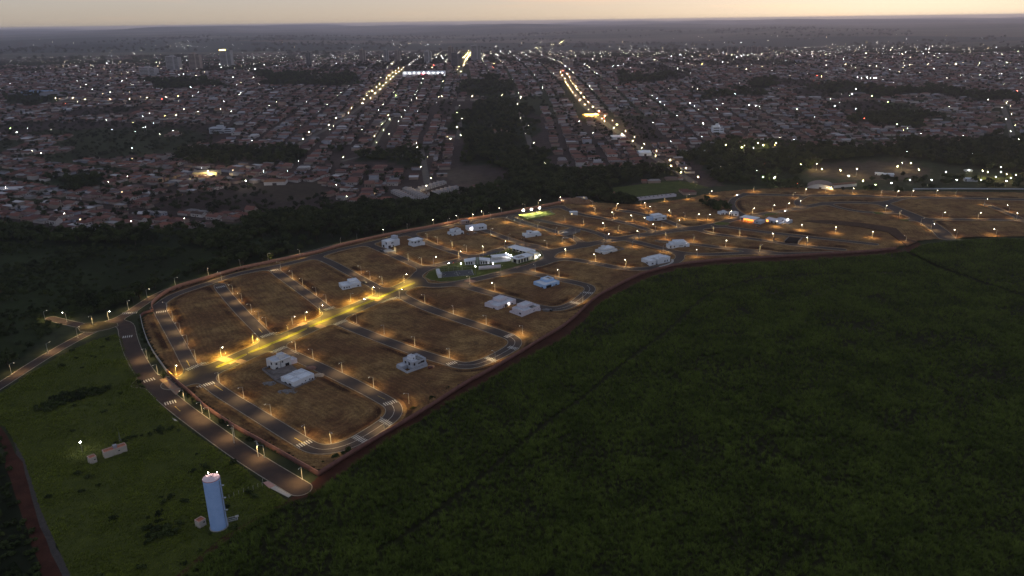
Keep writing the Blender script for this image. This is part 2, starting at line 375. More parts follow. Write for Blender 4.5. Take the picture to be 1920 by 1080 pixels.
# ---- the land: one sheet from under the camera to the horizon
na, nr = 420, 330
ang = np.radians(np.linspace(-62, 62, na)); rad = np.concatenate([np.linspace(40, 1000, 110), np.geomspace(1000, 34000, nr - 109)[1:]])
A, R = np.meshgrid(ang, rad); X = R * np.sin(A); Y = R * np.cos(A); Z = hgt(X, Y)
V = np.stack([X, Y, Z - np.where(Y < 990, 0.02, 0.0)], -1).reshape(-1, 3)
ii, jj = np.meshgrid(np.arange(nr - 1), np.arange(na - 1), indexing='ij'); k = (ii * na + jj).ravel()
Q = np.stack([k, k + 1, k + na + 1, k + na], 1)
me = npmesh('ground', V, Q, None)
px, py = PXY(V[:, 0], V[:, 1], V[:, 2])
c_for = np.array([.016, .022, .010]); c_scr = np.array([.020, .026, .010]); c_town = np.array([.050, .036, .032]); c_mead = np.array([.035, .045, .014])
n1 = vnoise(V[:, 0], V[:, 1], 60, 1)[:, None]; n2 = vnoise(V[:, 0], V[:, 1], 420, 2)[:, None]; n3 = vnoise(V[:, 0] * .35, V[:, 1], 500, 5)[:, None]; n4 = vnoise(V[:, 0] * .3, V[:, 1], 1300, 6)[:, None]
C = c_town * (.75 + .5 * n1) * np.array([1, 1, 1])
C = np.where((n2 > .62), np.array([.035, .038, .020]) * (.7 + .6 * n1), C)
farc = np.array([.034, .042, .026]) * (1 - n3) + np.array([.150, .115, .085]) * n3
farc = np.where(n4 > .55, np.array([.016, .022, .018]) * (1 + n3), farc)
ft = sstep(3300, 4600, V[:, 1])[:, None]; C = C * (1 - ft) + farc * ft
for P_, cc in [(FOREST, c_for), (SCRUB, c_scr), (MEADOW, c_mead)] + [(w, c_for) for w in WOODS] + [(b, np.array([.06, .045, .034])) for b in BARE]:
    rx_, ry_ = ragged(px, py, V[:, 0], V[:, 1]) if any(P_ is w for w in WOODS) else (px, py)
    k = inpoly(rx_, ry_, P_) & (V[:, 1] < 4000); C[k] = cc * (.6 + .8 * n1[k])
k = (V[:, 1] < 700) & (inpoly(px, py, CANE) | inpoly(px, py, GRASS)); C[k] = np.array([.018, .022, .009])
k = (V[:, 1] < 330) & (px < 140); C[k] = np.array([.014, .017, .009])
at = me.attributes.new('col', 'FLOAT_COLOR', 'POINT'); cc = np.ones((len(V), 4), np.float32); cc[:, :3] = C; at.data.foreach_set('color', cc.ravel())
mg = mat('land', (.05, .05, .04), .97, attr='col'); me.materials.append(mg)
nt = mg.node_tree; b = nt.nodes['Principled BSDF']; gp = nt.nodes.new('ShaderNodeNewGeometry'); no = nt.nodes.new('ShaderNodeTexNoise'); no.inputs['Scale'].default_value = .12; no.inputs['Detail'].default_value = 6
nt.links.new(gp.outputs['Position'], no.inputs['Vector']); mr = nt.nodes.new('ShaderNodeMapRange'); mr.inputs['To Min'].default_value = .35; mr.inputs['To Max'].default_value = 1.65; nt.links.new(no.outputs['Fac'], mr.inputs['Value'])
mx = nt.nodes.new('ShaderNodeMix'); mx.data_type = 'RGBA'; mx.blend_type = 'MULTIPLY'; mx.inputs[0].default_value = 1
at_n = [n for n in nt.nodes if n.type == 'ATTRIBUTE'][0]; nt.links.new(at_n.outputs['Color'], mx.inputs[6]); nt.links.new(mr.outputs[0], mx.inputs[7]); nt.links.new(mx.outputs[2], b.inputs['Base Color'])
b.inputs['Specular IOR Level'].default_value = .03
for p in me.polygons: pass
me.polygons.foreach_set('use_smooth', np.ones(len(me.polygons), bool))
tag(link('ground', me), kind='structure')

# ---- streets of the estate: centre lines (photo pixels) and widths in metres
ROADS = [
 ([(330,719),(372,704),(404,690),(441,674.5),(495,650.5),(542,631),(597,606),(680,571.5),(757,538.5),(780,527)], 16.5),
 ([(297,576),(303,589),(333,641),(357,687),(368,706)], 8.6), ([(412,535),(414,541),(452,585),(495,627),(510,645)], 8.6), ([(513,503),(516,509),(566,545),(610,577),(625,594)], 8.6),
 ([(590,482),(612,488),(655,511),(714,543),(725,552)], 8.2), ([(690,458),(730,475),(765,491),(792,503)], 8.0), ([(765,437),(800,455),(845,471),(880,482)], 7.8), ([(880,421),(925,438),(975,456),(1000,461)], 7.8), ([(945,404),(990,420),(1040,434),(1075,444),(1095,460)], 7.6),
 ([(297,576),(303,567),(330,551),(400,528.5),(450,512),(513,501.5),(590,482),(640,467),(690,457),(765,437.5),(812,430),(880,417),(945,404),(1015,392),(1050,387)], 7.2),
 ([(383,704),(398,726),(480,776),(566,829.5),(586,840.5),(606,843.5),(632,840),(662,830),(697,809.5),(727,789.5),(737.5,778),(740,767),(732,755),(632,704),(525,655),(508,646)], 8.8),
 ([(625,597),(638,606),(766,656),(847,681),(866,686),(888,685),(920,674),(956,655),(966,645),(965,637),(951,629),(841,592.5),(783,571),(740,548)], 8.8),
 ([(860,533),(905,546),(958,561),(984,568),(1010,576),(1036,580),(1058,577),(1080,567),(1100,551),(1108,542),(1101,535),(1060,526),(1040,522),(1010,515),(975,507)], 8.2),
 ([(775,529),(784,512),(808,500),(850,490.5),(900,479.5),(940,467.5),(965,459.5),(1015,463.5),(1034,477),(1021,491),(985,502.5),(940,513),(885,525.5),(840,534.5),(803,535.5),(775,529)], 9.0),
 ([(1030,475),(1047,469),(1100,459),(1150,449.5),(1230,436.5),(1300,428),(1345,423)], 11.0),
 ([(1010,496),(1040,487),(1067,485),(1115,493.5),(1164,503.5),(1210,505),(1258,496),(1277,485),(1272,474),(1235,464),(1170,448)], 7.6),
 ([(1150,449.5),(1110,433),(1060,423),(1005,412),(965,402)], 7.2), ([(1230,436.5),(1180,419),(1130,409),(1085,402),(1050,387)], 7.2), ([(1285,429),(1245,412),(1200,400),(1160,394)], 7.2),
 ([(1272,474),(1320,478),(1400,474),(1480,476),(1560,474)], 7.0), ([(1235,452),(1300,457),(1360,466),(1440,472)], 7.0), ([(1300,428),(1330,438),(1400,446),(1500,461),(1580,468)], 7.0), ([(1345,423),(1440,436),(1540,447),(1640,458)], 7.0),
 ([(1330,424),(1370,413),(1410,404),(1452,398),(1502,390),(1545,381),(1600,379),(1655,382),(1690,372)], 9.0), ([(1400,407),(1378,395),(1370,383),(1376,372),(1400,364)], 7.0),
 ([(1400,364),(1510,367),(1600,366),(1690,371),(1760,370),(1860,373),(1990,376)], 9.0), ([(1502,390),(1492,378),(1510,367)], 7.0), ([(1655,382),(1690,396),(1730,412),(1762,432),(1775,446)], 15.0), ([(1850,384),(1888,398),(1925,416)], 7.0), ([(1700,412),(1760,411),(1850,412),(1950,413)], 7.0), ([(1545,381),(1600,396),(1660,400),(1690,398)], 6.5),
]
OUTER = [
 ([(-120,795),(0,724),(60,684),(110,654),(150,632),(200,609),(238,590),(268,569),(300,550),(345,533),(400,517),(450,502.5),(560,479),(640,457.5),(720,441),(815,424.5),(895,409),(975,394.5),(1040,382)], 7.4),
 ([(205,607),(236,606),(240,633),(252,668),(279,711),(320,753),(400,812),(470,861),(563,917)], 10.5), ([(175,615),(130,606),(95,597)], 7.0), ([(262,720),(295,712),(318,715)], 9.0),
]
for lst in (ROADS, OUTER):
    for i, (p, w) in enumerate(lst): lst[i] = (resample(GP(p), 4), w)
def sdf(gx, gy, roads, k=7.0):
    d = np.full(gx.shape, 1e3)
    for P, w in roads:
        x0, y0 = P.min(0) - 40; x1, y1 = P.max(0) + 40
        i0, i1 = np.searchsorted(gx[0], (x0, x1)); j0, j1 = np.searchsorted(gy[:, 0], (y0, y1))
        if i1 <= i0 or j1 <= j0: continue
        sx = gx[j0:j1, i0:i1]; sy = gy[j0:j1, i0:i1]; m = np.full(sx.shape, 1e3)
        for a, b in zip(P[:-1], P[1:]):
            bx0, bx1 = min(a[0], b[0]) - 34, max(a[0], b[0]) + 34; by0, by1 = min(a[1], b[1]) - 34, max(a[1], b[1]) + 34
            p0, p1 = np.searchsorted(sx[0], (bx0, bx1)); q0, q1 = np.searchsorted(sy[:, 0], (by0, by1))
            if p1 <= p0 or q1 <= q0: continue
            ux = sx[q0:q1, p0:p1] - a[0]; uy = sy[q0:q1, p0:p1] - a[1]; vx, vy = b - a; L = vx * vx + vy * vy + 1e-9
            t = np.clip((ux * vx + uy * vy) / L, 0, 1); e = np.sqrt((ux - t * vx) ** 2 + (uy - t * vy) ** 2) - w / 2
            np.minimum(m[q0:q1, p0:p1], e, out=m[q0:q1, p0:p1])
        s = d[j0:j1, i0:i1]; h = np.maximum(k - np.abs(s - m), 0); d[j0:j1, i0:i1] = np.minimum(s, m) - h * h / (4 * k)
    return d
def contour_roads(name, roads, g, m, z, kz):
    """road surface and kerbs from the joined outline of the street net (rounded corners at junctions)"""
    allp = np.concatenate([P for P, w in roads]); x0, y0 = allp.min(0) - 20; x1, y1 = allp.max(0) + 20
    xs = np.arange(x0, x1, g); ys = np.arange(y0, y1, g); gx, gy = np.meshgrid(xs, ys); d = sdf(gx, gy, roads); d[np.abs(d) < 1e-4] = 1e-4
    ny, nx = d.shape; neg = d < 0
    cnt = neg[:-1, :-1].astype(int) + neg[1:, :-1] + neg[:-1, 1:] + neg[1:, 1:]
    full = np.argwhere(cnt == 4); vid = -np.ones(d.shape, np.int64); used = np.zeros(d.shape, bool)
    for dj, di in ((0, 0), (0, 1), (1, 1), (1, 0)): used[full[:, 0] + dj, full[:, 1] + di] = True
    vid[used] = np.arange(used.sum()); vv = np.argwhere(used)
    V = [(xs[i], ys[j], z) for j, i in vv]
    Fc = [tuple(int(vid[j + dj, i + di]) for dj, di in ((0, 0), (0, 1), (1, 1), (1, 0))) for j, i in full]
    nxt = {}; pts = {}
    for j, i in np.argwhere((cnt > 0) & (cnt < 4)):
        cs = [(j, i), (j, i + 1), (j + 1, i + 1), (j + 1, i)]; poly = []; seq = []
        for a in range(4):
            p, q = cs[a], cs[(a + 1) % 4]; dp, dq = d[p], d[q]
            if dp < 0: poly.append((xs[p[1]], ys[p[0]]))
            if (dp < 0) != (dq < 0):
                t = dp / (dp - dq); pt = (xs[p[1]] + (xs[q[1]] - xs[p[1]]) * t, ys[p[0]] + (ys[q[0]] - ys[p[0]]) * t)
                key = (min(p, q), max(p, q)); pts[key] = pt; poly.append(pt); seq.append((key, dp < 0))
        if len(poly) >= 3:
            n = len(V); V += [(p[0], p[1], z) for p in poly]; Fc.append(tuple(range(n, n + len(poly))))
        for a in range(len(seq)):                       # leave the inside at one edge, come back in at the next: road on the left
            if seq[a][1]: nxt[seq[a][0]] = seq[(a + 1) % len(seq)][0]
    me = bpy.data.meshes.new(name); me.from_pydata(V, [], Fc); me.materials.append(m); o = tag(link(name, me), kind='structure')
    seen = set(); loops = []
    for s in list(nxt):
        if s in seen: continue
        lp = []; c = s
        while c in nxt and c not in seen: seen.add(c); lp.append(pts[c]); c = nxt[c]
        if len(lp) > 8: loops.append(np.array(lp))
    for lp in loops:
        for _ in range(2): lp = (np.roll(lp, 1, 0) + 2 * lp + np.roll(lp, -1, 0)) / 4
        keep = [0]
        for i in range(1, len(lp)):
            if np.linalg.norm(lp[i] - lp[keep[-1]]) > 1.1: keep.append(i)
        P = lp[keep]; n = len(P)
        if n < 6: continue
        t = np.roll(P, -1, 0) - np.roll(P, 1, 0); t /= np.linalg.norm(t, axis=1)[:, None] + 1e-9; N = np.stack([t[:, 1], -t[:, 0]], 1)
        c = (P + N * .4); dd = sdf_at(c, roads)
        if np.mean(dd) < 0: N = -N
        inn = P - N * .02; out = P + N * .34
        Vk = np.concatenate([np.c_[inn, np.full(n, z - .05)], np.c_[inn, np.full(n, kz)], np.c_[out, np.full(n, kz)], np.c_[out, np.full(n, z - .12)]])
        i = np.arange(n); j = (i + 1) % n
        Fk = np.concatenate([np.stack([i + a * n, j + a * n, j + (a + 1) * n, i + (a + 1) * n], 1) for a in range(3)])
        tag(link('kerb', npmesh('kerb', Vk, Fk, M_kerb)), kind='structure')
    return o
def sdf_at(P, roads, hard=True):
    d = np.full(len(P), 1e3)
    for Q_, w in roads:
        a = Q_[:-1]; v = Q_[1:] - a; L = (v ** 2).sum(1) + 1e-9
        for s in range(0, len(P), 4000):
            u = P[s:s + 4000, None, :] - a[None]; t = np.clip((u * v).sum(2) / L, 0, 1); e = np.sqrt(((u - t[..., None] * v) ** 2).sum(2)).min(1) - w / 2
            d[s:s + 4000] = np.minimum(d[s:s + 4000], e)
    return d
contour_roads('estate_street', ROADS, 1.0, M_asph, .06, .21)
contour_roads('outer_road', OUTER, 1.0, M_dirtroad, .05, .17)

# ---- bare and dry-grass lots of the estate
xs = np.arange(-360, 760, 2.5); ys = np.arange(285, 960, 2.5); gx, gy = np.meshgrid(xs, ys); D = sdf(gx, gy, ROADS, 7.0); D2 = sdf(gx, gy, OUTER, 7.0)
bx, by = PXY(gx, gy, 0 * gx); ins = inpoly(bx, by, DEV)
nA = vnoise(gx, gy, 26, 11); nB = vnoise(gx, gy, 7, 12)
ISLAND_PX = [(796,520),(804,510),(827,499.6),(880,487),(940,472.5),(953,466),(1010,470.5),(1020,479),(1010,487),(970,499.6),(898,518.5),(856,527),(827,528.5),(807,525.5)]
isl = inpoly(bx, by, ISLAND_PX)
z = .03 + sstep(2.0, 7.5, D) * (.35 + .9 * nA + .25 * nB); z = np.where(D < .8, -.03, z); z = np.where(isl, .0, z)
V = np.stack([gx, gy, z], -1).reshape(-1, 3); nxs = len(xs)
cell = ins[:-1, :-1] & ins[1:, :-1] & ins[:-1, 1:] & ins[1:, 1:]; jj, ii = np.nonzero(cell); k = jj * nxs + ii
Q = np.stack([k, k + 1, k + nxs + 1, k + nxs], 1); us = np.unique(Q); rm = -np.ones(len(V), int); rm[us] = np.arange(len(us))
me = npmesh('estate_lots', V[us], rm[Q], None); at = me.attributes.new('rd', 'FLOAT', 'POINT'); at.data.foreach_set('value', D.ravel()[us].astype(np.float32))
me.polygons.foreach_set('use_smooth', np.ones(len(me.polygons), bool))
M_soil = bpy.data.materials.new('dry_grass_lot'); M_soil.use_nodes = True; nt = M_soil.node_tree; b = nt.nodes['Principled BSDF']; b.inputs['Roughness'].default_value = .97; b.inputs['Specular IOR Level'].default_value = .03
NN = nt.nodes.new; LL = nt.links.new
geo = NN('ShaderNodeNewGeometry'); rd = NN('ShaderNodeAttribute'); rd.attribute_name = 'rd'
def noise(s, d=5, r=.65):
    n = NN('ShaderNodeTexNoise'); n.inputs['Scale'].default_value = s; n.inputs['Detail'].default_value = d; n.inputs['Roughness'].default_value = r; LL(geo.outputs['Position'], n.inputs['Vector']); return n.outputs['Fac']
def ramp(v, stops):
    r = NN('ShaderNodeValToRGB'); e = r.color_ramp.elements
    while len(e) < len(stops): e.new(.5)
    for q, (p, c) in zip(e, stops): q.position = p; q.color = (*c, 1) if len(c) == 3 else c
    LL(v, r.inputs['Fac']); return r.outputs['Color']
def mix(f, a, b_, bt='MIX'):
    m = NN('ShaderNodeMix'); m.data_type = 'RGBA'; m.blend_type = bt
    for s, v in ((0, f), (6, a), (7, b_)):
        if hasattr(v, 'links') or hasattr(v, 'is_linked'): LL(v, m.inputs[s])
        else: m.inputs[s].default_value = v if s == 0 else (*v, 1)
    return m.outputs[2]
def mth(op, a, b_=None, c=None):
    m = NN('ShaderNodeMath'); m.operation = op
    for s, v in enumerate((a, b_, c)):
        if v is None: continue
        if isinstance(v, (int, float)): m.inputs[s].default_value = v
        else: LL(v, m.inputs[s])
    return m.outputs[0]
grass = ramp(noise(.9, 8, .75), [(.3, (.13, .065, .028)), (.5, (.28, .160, .066)), (.7, (.46, .285, .118))])
soil = ramp(noise(.5, 6), [(.3, (.060, .022, .014)), (.7, (.125, .050, .032))])
big = ramp(noise(.025, 4), [(.42, (0, 0, 0)), (.60, (1, 1, 1))])
grass = mix(ramp(noise(.11, 5, .7), [(.35, (.75, .75, .75)), (.6, (0, 0, 0))]), grass, (.085, .045, .022))
c = mix(mth('MULTIPLY', big, .6), grass, soil)
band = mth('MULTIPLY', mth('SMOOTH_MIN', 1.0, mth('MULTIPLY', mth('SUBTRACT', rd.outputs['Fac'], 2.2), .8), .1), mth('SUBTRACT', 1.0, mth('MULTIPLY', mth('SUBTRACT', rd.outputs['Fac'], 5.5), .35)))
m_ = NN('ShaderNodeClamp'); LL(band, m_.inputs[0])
cut_shade = mth('MULTIPLY', m_.outputs[0], ramp(noise(.022, 4), [(.47, (0, 0, 0)), (.58, (1, 1, 1))]))
c = mix(mth('MULTIPLY', cut_shade, .9), c, (.030, .013, .010))  # red cut earth of the street banks, their shade put into its dark colour
wv = mth('SINE', mth('MULTIPLY', mth('ADD', rd.outputs['Fac'], mth('MULTIPLY', noise(.06, 2), 7.0)), 2.1))
c = mix(mth('MULTIPLY_ADD', wv, .13, .13), c, (.03, .017, .010))
LL(c, b.inputs['Base Color'])
bp = NN('ShaderNodeBump'); bp.inputs['Strength'].default_value = .6; bp.inputs['Distance'].default_value = .5; LL(noise(1.6, 6, .7), bp.inputs['Height']); LL(bp.outputs[0], b.inputs['Normal'])
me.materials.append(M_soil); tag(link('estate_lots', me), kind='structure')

# ---- red earth strip between the estate wall and the cane, tracks, grass field base
strip = [(597.5,893)] + SOUTH_WALL[1:] + [(1722,454)] + [(1728,460)] + CANE_EDGE[::-1] + [(425,1014),(335,1088),(330,1080),(418,1006),(498,960),(541,936),(578,911)]
sheet('red_earth_track', GP(strip), .022, M_redsoil)
ribbon('dirt_track', GP([(-60,750),(4,810),(30,880),(58,980),(100,1085),(130,1180)]), 5.5, .02, M_redsoil, wob=2)
ribbon('gravel_margin', GP([(20,790),(38,850),(62,940),(92,1020),(128,1100),(150,1160)]), 5.0, .012, mat('grey_gravel', (.045, .038, .036), .95, (.075, .062, .055), .5, .5, 3), wob=3)
for pl in ([(1690,467),(1747,497),(1838,529),(1920,557),(2050,590)],):
    ribbon('farm_track', GP(pl), 4.5, .03, mat('track_earth', (.026, .022, .014), .97, (.045, .030, .020), .2, .4, 2), wob=1.5)
dark_bank = [(1720,455),(1700,450),(1680,430),(1613,420),(1547,415),(1500,416),(1540,421),(1610,427),(1665,438),(1690,456),(1700,464)]
sheet('earth_bank', GP(dark_bank), 1.4, mat('dark_bank_earth', (.045, .024, .016), .97, (.08, .045, .03), .2, .5, 1.5), th=1.4)

# ------------------------------------------------------------------ walls round the estate
wall('boundary_wall', GP(NORTH_WALL), 3.0, .35, M_redwall, 'long salmon boundary wall curving between the creek woods and the estate lots', cap=M_redwall, pil=12)
wall('boundary_wall', GP(WEST_WALL[:7]), 2.8, .4, M_redwall2, 'brown boundary wall beside the outer road, ending at the corner near the cane', cap=M_redwall, pil=10, smooth=0)
wall('boundary_wall', GP(WEST_WALL[6:]), 2.2, .3, M_greywall, 'pale grey boundary wall bending along the outer road beside dark bushes', cap=M_concrete, pil=14)
wall('boundary_wall', GP(SOUTH_WALL), 2.6, .35, M_redwall2, 'long brown boundary wall between the estate and the sugar cane', cap=M_redwall2, pil=12, smooth=1)
wall('boundary_wall', GP([(263.5,595),(270,590),(288,584.5)]), 2.2, .3, M_redwall2, 'short wall joining the grey wall to the salmon wall', cap=M_redwall2, smooth=0)

# ------------------------------------------------------------------ painted markings
def crosswalk(a, b, ln=3.8, m=M_paint):
    A = G(*a); B = G(*b); L = np.linalg.norm(B - A); t = (B - A) / L; n = np.array([-t[1], t[0]]); k = int(L / 1.3); mb = MB(); w = .30
    for i in range(k):
        c = A + t * ((i + .5) * L / k)
        q = [c - t * w - n * ln / 2, c + t * w - n * ln / 2, c + t * w + n * ln / 2, c - t * w + n * ln / 2]; mb.poly([(p[0], p[1], .068) for p in q])
    tag(mb.build('crosswalk', m), kind='structure')
for a, b in [((349,694),(389,678)), ((369,727),(402,716.5)), ((489,632.5),(528,619.5)), ((508,662),(536,650)), ((608,581.5),(641,571)), ((627,609),(650,600)), ((716,568),(747,557)),
             ((292,586),(312,583.5)), ((405,540),(422,536)), ((507,508),(522,505)), ((719,759),(744,751.5)), ((557,837.5),(584,826.5)), ((712,786),(735,797)), ((662,817),(685,828)),
             ((838,684),(856,678.5)), ((911,670),(930,678)), ((953,650),(972,655)), ((947,632.5),(963,626)), ((1069,566),(1087,569.5)), ((1093,548),(1112,550)), ((229,632.5),(249,630)), ((268,716),(291,709.5)), ((307.5,758),(331,752)),
             ((228,588),(258,586))]:
    crosswalk(a, b)
def markline(px, m=M_paint, w=.22, z=.072, dash=None):
    P = resample(GP(px), 2.0)
    if dash is None: ribbon('road_marking', list(P), w, z, m, step=3); return
    N = normals2(P); mb = MB()
    for i in range(0, len(P) - 2, dash):
        q = [P[i] + N[i] * w / 2, P[i] - N[i] * w / 2, P[i + 1] - N[i + 1] * w / 2, P[i + 1] + N[i + 1] * w / 2]; mb.poly([(p[0], p[1], z) for p in q])
    tag(mb.build('road_marking', m), kind='structure')
markline([(577,835),(590,840.5),(606,843.5),(632,840),(662,830),(697,809.5),(727,789.5),(737.5,778),(740,767),(733,756.5)]); markline([(858,683.5),(888,685),(920,674),(956,655),(966,645),(965,637),(955,631)])
markline([(1040,580),(1058,577),(1080,567),(1100,551),(1108,542),(1101,535)]); markline([(552,821),(575,834)], M_painty, .3); markline([(722,749),(708,742)], M_painty, .25); markline([(350,676),(356,687)], M_painty, .35); markline([(485,616),(492,624)], M_painty, .35)
markline([(402,722),(418,733)], M_painty, .3); markline([(328,762),(338,771)], M_painty, .4); markline([(660,603),(675,611)], M_paint, .3); markline([(545,657),(560,664)], M_paint, .3)
# speed tables and brick crossings of the avenue, paving at the closed entrance
for c, w, l in (((424,675),6,15),((452,678),5,7),((563,607),6,8),((600,612),5,8),((700,560),6,14),((882,527),6,9),((965,500),6,9)):
    g = G(*c); d = G(c[0] + 20, c[1] - 9) - g; a = math.atan2(d[1], d[0]); ca, sa = math.cos(a), math.sin(a)
    sheet('raised_crossing', [g + np.array([ca * x - sa * y, sa * x + ca * y]) for x, y in ((-w/2, -l/2), (w/2, -l/2), (w/2, l/2), (-w/2, l/2))], .135, M_pave, th=.08)
sheet('entrance_paving', GP([(299,712),(312,707),(340,731),(330,741)]), .075, M_pave)
sheet('driveway', GP([(322,783),(329,786),(335,791),(327,789)]), .09, M_concrete)
sheet('paved_pad', GP([(493,905),(503,902),(518,910.5),(505,916)]), .12, mat('pink_paving', (.36, .20, .17), .9, (.44, .26, .22), 1.0), th=.12)
sheet('footpath', GP([(505,914.5),(518,910.5),(546,929),(541,933)]), .10, M_concrete, th=.1)

# ------------------------------------------------------------------ planted medians and islands
def island(name, poly, m, label, cat='island', top=.26, world=False):
    P = poly if world else GP(poly); P = np.array(P); c = P.mean(0); o = thing(name, label, cat, (c[0], c[1], 0))
    MB().prism([tuple(p - c) for p in P], .03, top - .05).build('kerb_ring', M_kerb, o)
    q = c + (P - c) * (1 - .35 / np.maximum(np.linalg.norm(P - c, axis=1), 1.5))[:, None]
    MB().prism([tuple(p - c) for p in q], .04, top).build('lawn', m, o); return o
M_med = mat('median_grass', (.13, .12, .018), .95, (.19, .17, .028), .5, .4, 3)
def strip_poly(px, w):
    P = resample(GP(px), 4); N = normals2(P); t = np.minimum(1, np.minimum(np.arange(len(P)), np.arange(len(P))[::-1]) / 2 + .25)[:, None]
    return np.concatenate([P + N * w / 2 * t, (P - N * w / 2 * t)[::-1]])
island('planted_median', strip_poly([(405,689.5),(441,674.5),(462,664)], 2.6), M_med, 'yellow-lit grass median of the avenue, piece by the closed entrance', 'median', world=True)
island('planted_median', strip_poly([(466,662.5),(495,650),(542,631),(575,616)], 2.8), M_med, 'long yellow-lit grass median along the middle of the avenue', 'median', world=True)
island('planted_median', strip_poly([(580,614),(597,606),(680,571.5),(704,561)], 2.8), M_med, 'yellow-lit grass median by the white house with three small windows', 'median', world=True)
island('planted_median', strip_poly([(709,559),(757,538.5),(778,530)], 2.4), M_med, 'short grass median ending at the oval island', 'median', world=True)
island('oval_island', ISLAND_PX, M_lawn, 'green oval island carrying the sports court and the clubhouse')
island('round_island', [(145,613),(160,606),(195,603),(220,606),(222,611),(205,617),(172,624),(150,622)], mat('scruffy_grass', (.05, .035, .02), .95, (.085, .065, .03), .5, .4, 2), 'scruffy traffic island where the dirt road meets the outer road')
def ell(cx, cy, rx, ry, n=20): return [(cx + rx * math.cos(2 * PI * i / n), cy + ry * math.sin(2 * PI * i / n)) for i in range(n)]
island('round_island', ell(1448, 403.5, 16, 3.6), M_lawn, 'round lawn beside the restaurant with orange lights'); island('round_island', ell(1354, 419.5, 16, 3), M_lawn, 'round lawn in front of the two white cabins')
island('planted_median', [(1635,397.5),(1648,397.5),(1667,406),(1652,407.5)], M_lawn, 'lawn strip leading from the curved street down to the round lawn', 'median'); island('round_island', ell(1682, 414.5, 23, 4.2), M_lawn, 'oval lawn between two grass strips of the wide street')
island('planted_median', [(1700,422),(1714,422),(1742,440),(1728,443)], M_lawn, 'lawn strip of the wide street running down to the cane', 'median'); island('planted_median', strip_poly([(1478,400),(1530,391)], 2.5), M_lawn, 'narrow grass median between two dusty streets', 'median', world=True)

# ------------------------------------------------------------------ street lamps of the estate
LAMP_LENS = [(549,610),(573,601),(600,590),(415,669),(331,703),(120,603),(204,600),(758,559),(699,553),(776,528),(928,545),(1047,520),(719,443),(812,424),(855.5,416.6),(887,414),(903,408),(936,402),(1015,386.5),(1054,380.5),(948,466),(905,477),(863,485),(819,496),(1060.6,480),(1157,393),(1150,409),(1186,415.6),(1211,420),(1133,430),(1198,446.7),(1144,451),(1225,433),(1275.6,425.6),(1258,405.6),(1306.7,413),(1326.7,414),(1116.7,490),(1173,500),(1306.7,484),(1361,464),(1210.7,391),(1221,398),(1330,369),(1366.7,408),(1510,365),(1547.7,361.7),(1598,363),(1681,368),(1709,368),(1755,367),(1847.7,385),(1885,396.7),(1905,411.7),(1768,410),(1834,410),(1756.7,433),(1793,445),(1867,443),(1660,396.7),(1500,388),(1480.7,393),(1451,396.7),(1411.7,401.7),(1456.7,426.7),(1503,433),(1566,438),(1635,446.7),(1513,458),(1449,450)]
LAMP_SHIELD = [(658,566),(475,643),(552,659),(586,673),(640,700),(409,719),(455,747),(340,755),(311.5,584),(323,599),(336,623),(351,646),(365,674.5),(437,550),(454,565.6),(472,586),(486,600.6),(500,612),(546,523),(566,537),(591.6,554),(612,568),(413,525),(526,506),(282,558),(332,536),(392,517.6),(449.5,502),(507,489),(563,482.6),(290,705.6),(271,674),(90,599.6),(174,609),(241,580),(152,631),(31,700),(95,661),(508,779),(573,818),(700,727),(767,758.5),(720.6,626.7),(778,649),(367,781),(382,790),(428,821),(486.5,859),(565,902),(669,606),(841,672),(980,628),(911.6,608),(850,589),(793,569),(881,533),(999,511),(717,533),(694,523),(677.5,513),(979,394),(670,453),(764,432),(840,422.6),(801,450),(820.5,456),(848,465),(875,473),(920,442),(953,453),(978,460),(766,490),(790.5,496),(737.5,475.6),(920,412),(947,420),(976.6,425),(1008,432),(1041,441),(1079,449),(1054,457.5),(1022,465),(943,513),(1059,416.6),(1098,380),(1111,388),(1115.6,400),(1094,422),(1159,435.6),(1240.7,428),(1284,411),(1331,436.7),(1248,448),(1300.7,453),(1185.6,465.6),(1243,474),(1386.7,442),(1201.8,385.6),(1245.6,378),(1287.8,375.6),(1413,360),(1651.7,366.7),(1791.7,368),(1686,406.7),(1726,421.7),(1698,456),(1425.7,473),(1486.7,371.7),(640,459),(625,836),(717,806),(920,676),(1088,566)]
STREET = ['on the avenue with the grass median', 'on the first short street beside the dark bushes', 'on the second short street from the closed entrance', 'on the third short street, below the white three-window house', 'on the street behind the white three-window house', 'on the street of the tower-block house', 'on the street of the house with the overhanging roof',
 'on the street of the long house with the porch lamp', 'on the street of the low white house and the roofless shell', 'on the street along the salmon wall', 'on the loop street round the white houses with the rough yard', 'on the loop street round the empty block behind the grey house', 'on the loop street round the pale blue house', 'on the street round the oval island', 'on the wide street east of the oval island',
 'on the curved street past the house with the curved pavement', 'on the street towards the floodlit pitch', 'on the street towards the earth mound', 'on the street past the house with stacked roof planes', 'on the lane along the cane wall', 'on the lane behind the house with the U-shaped parapet', 'on the lane towards the sunken foundation', 'on the lane below the restaurant', 'on the street past the restaurant and the round lawn', 'on the bend beside the dark shrubs',
 'on the long street facing the boulevard', 'on the short link to the long street', 'on the wide street with the lawn strips', 'on the far side street past the long street', 'on the lane past the oval lawn', 'on the curving lane below the curved hall', 'on the dirt road outside the salmon wall', 'on the outer road along the brown wall', 'on the side road to the dark bushes', 'at the closed entrance']
LAMP_POWER = 2200.0; LAMP_COL = (1.0, .73, .32)
lampdata = bpy.data.lights.new('lamp_light', 'SPOT'); lampdata.energy = LAMP_POWER; lampdata.color = LAMP_COL; lampdata.spot_size = math.radians(156); lampdata.spot_blend = .9; lampdata.shadow_soft_size = .25
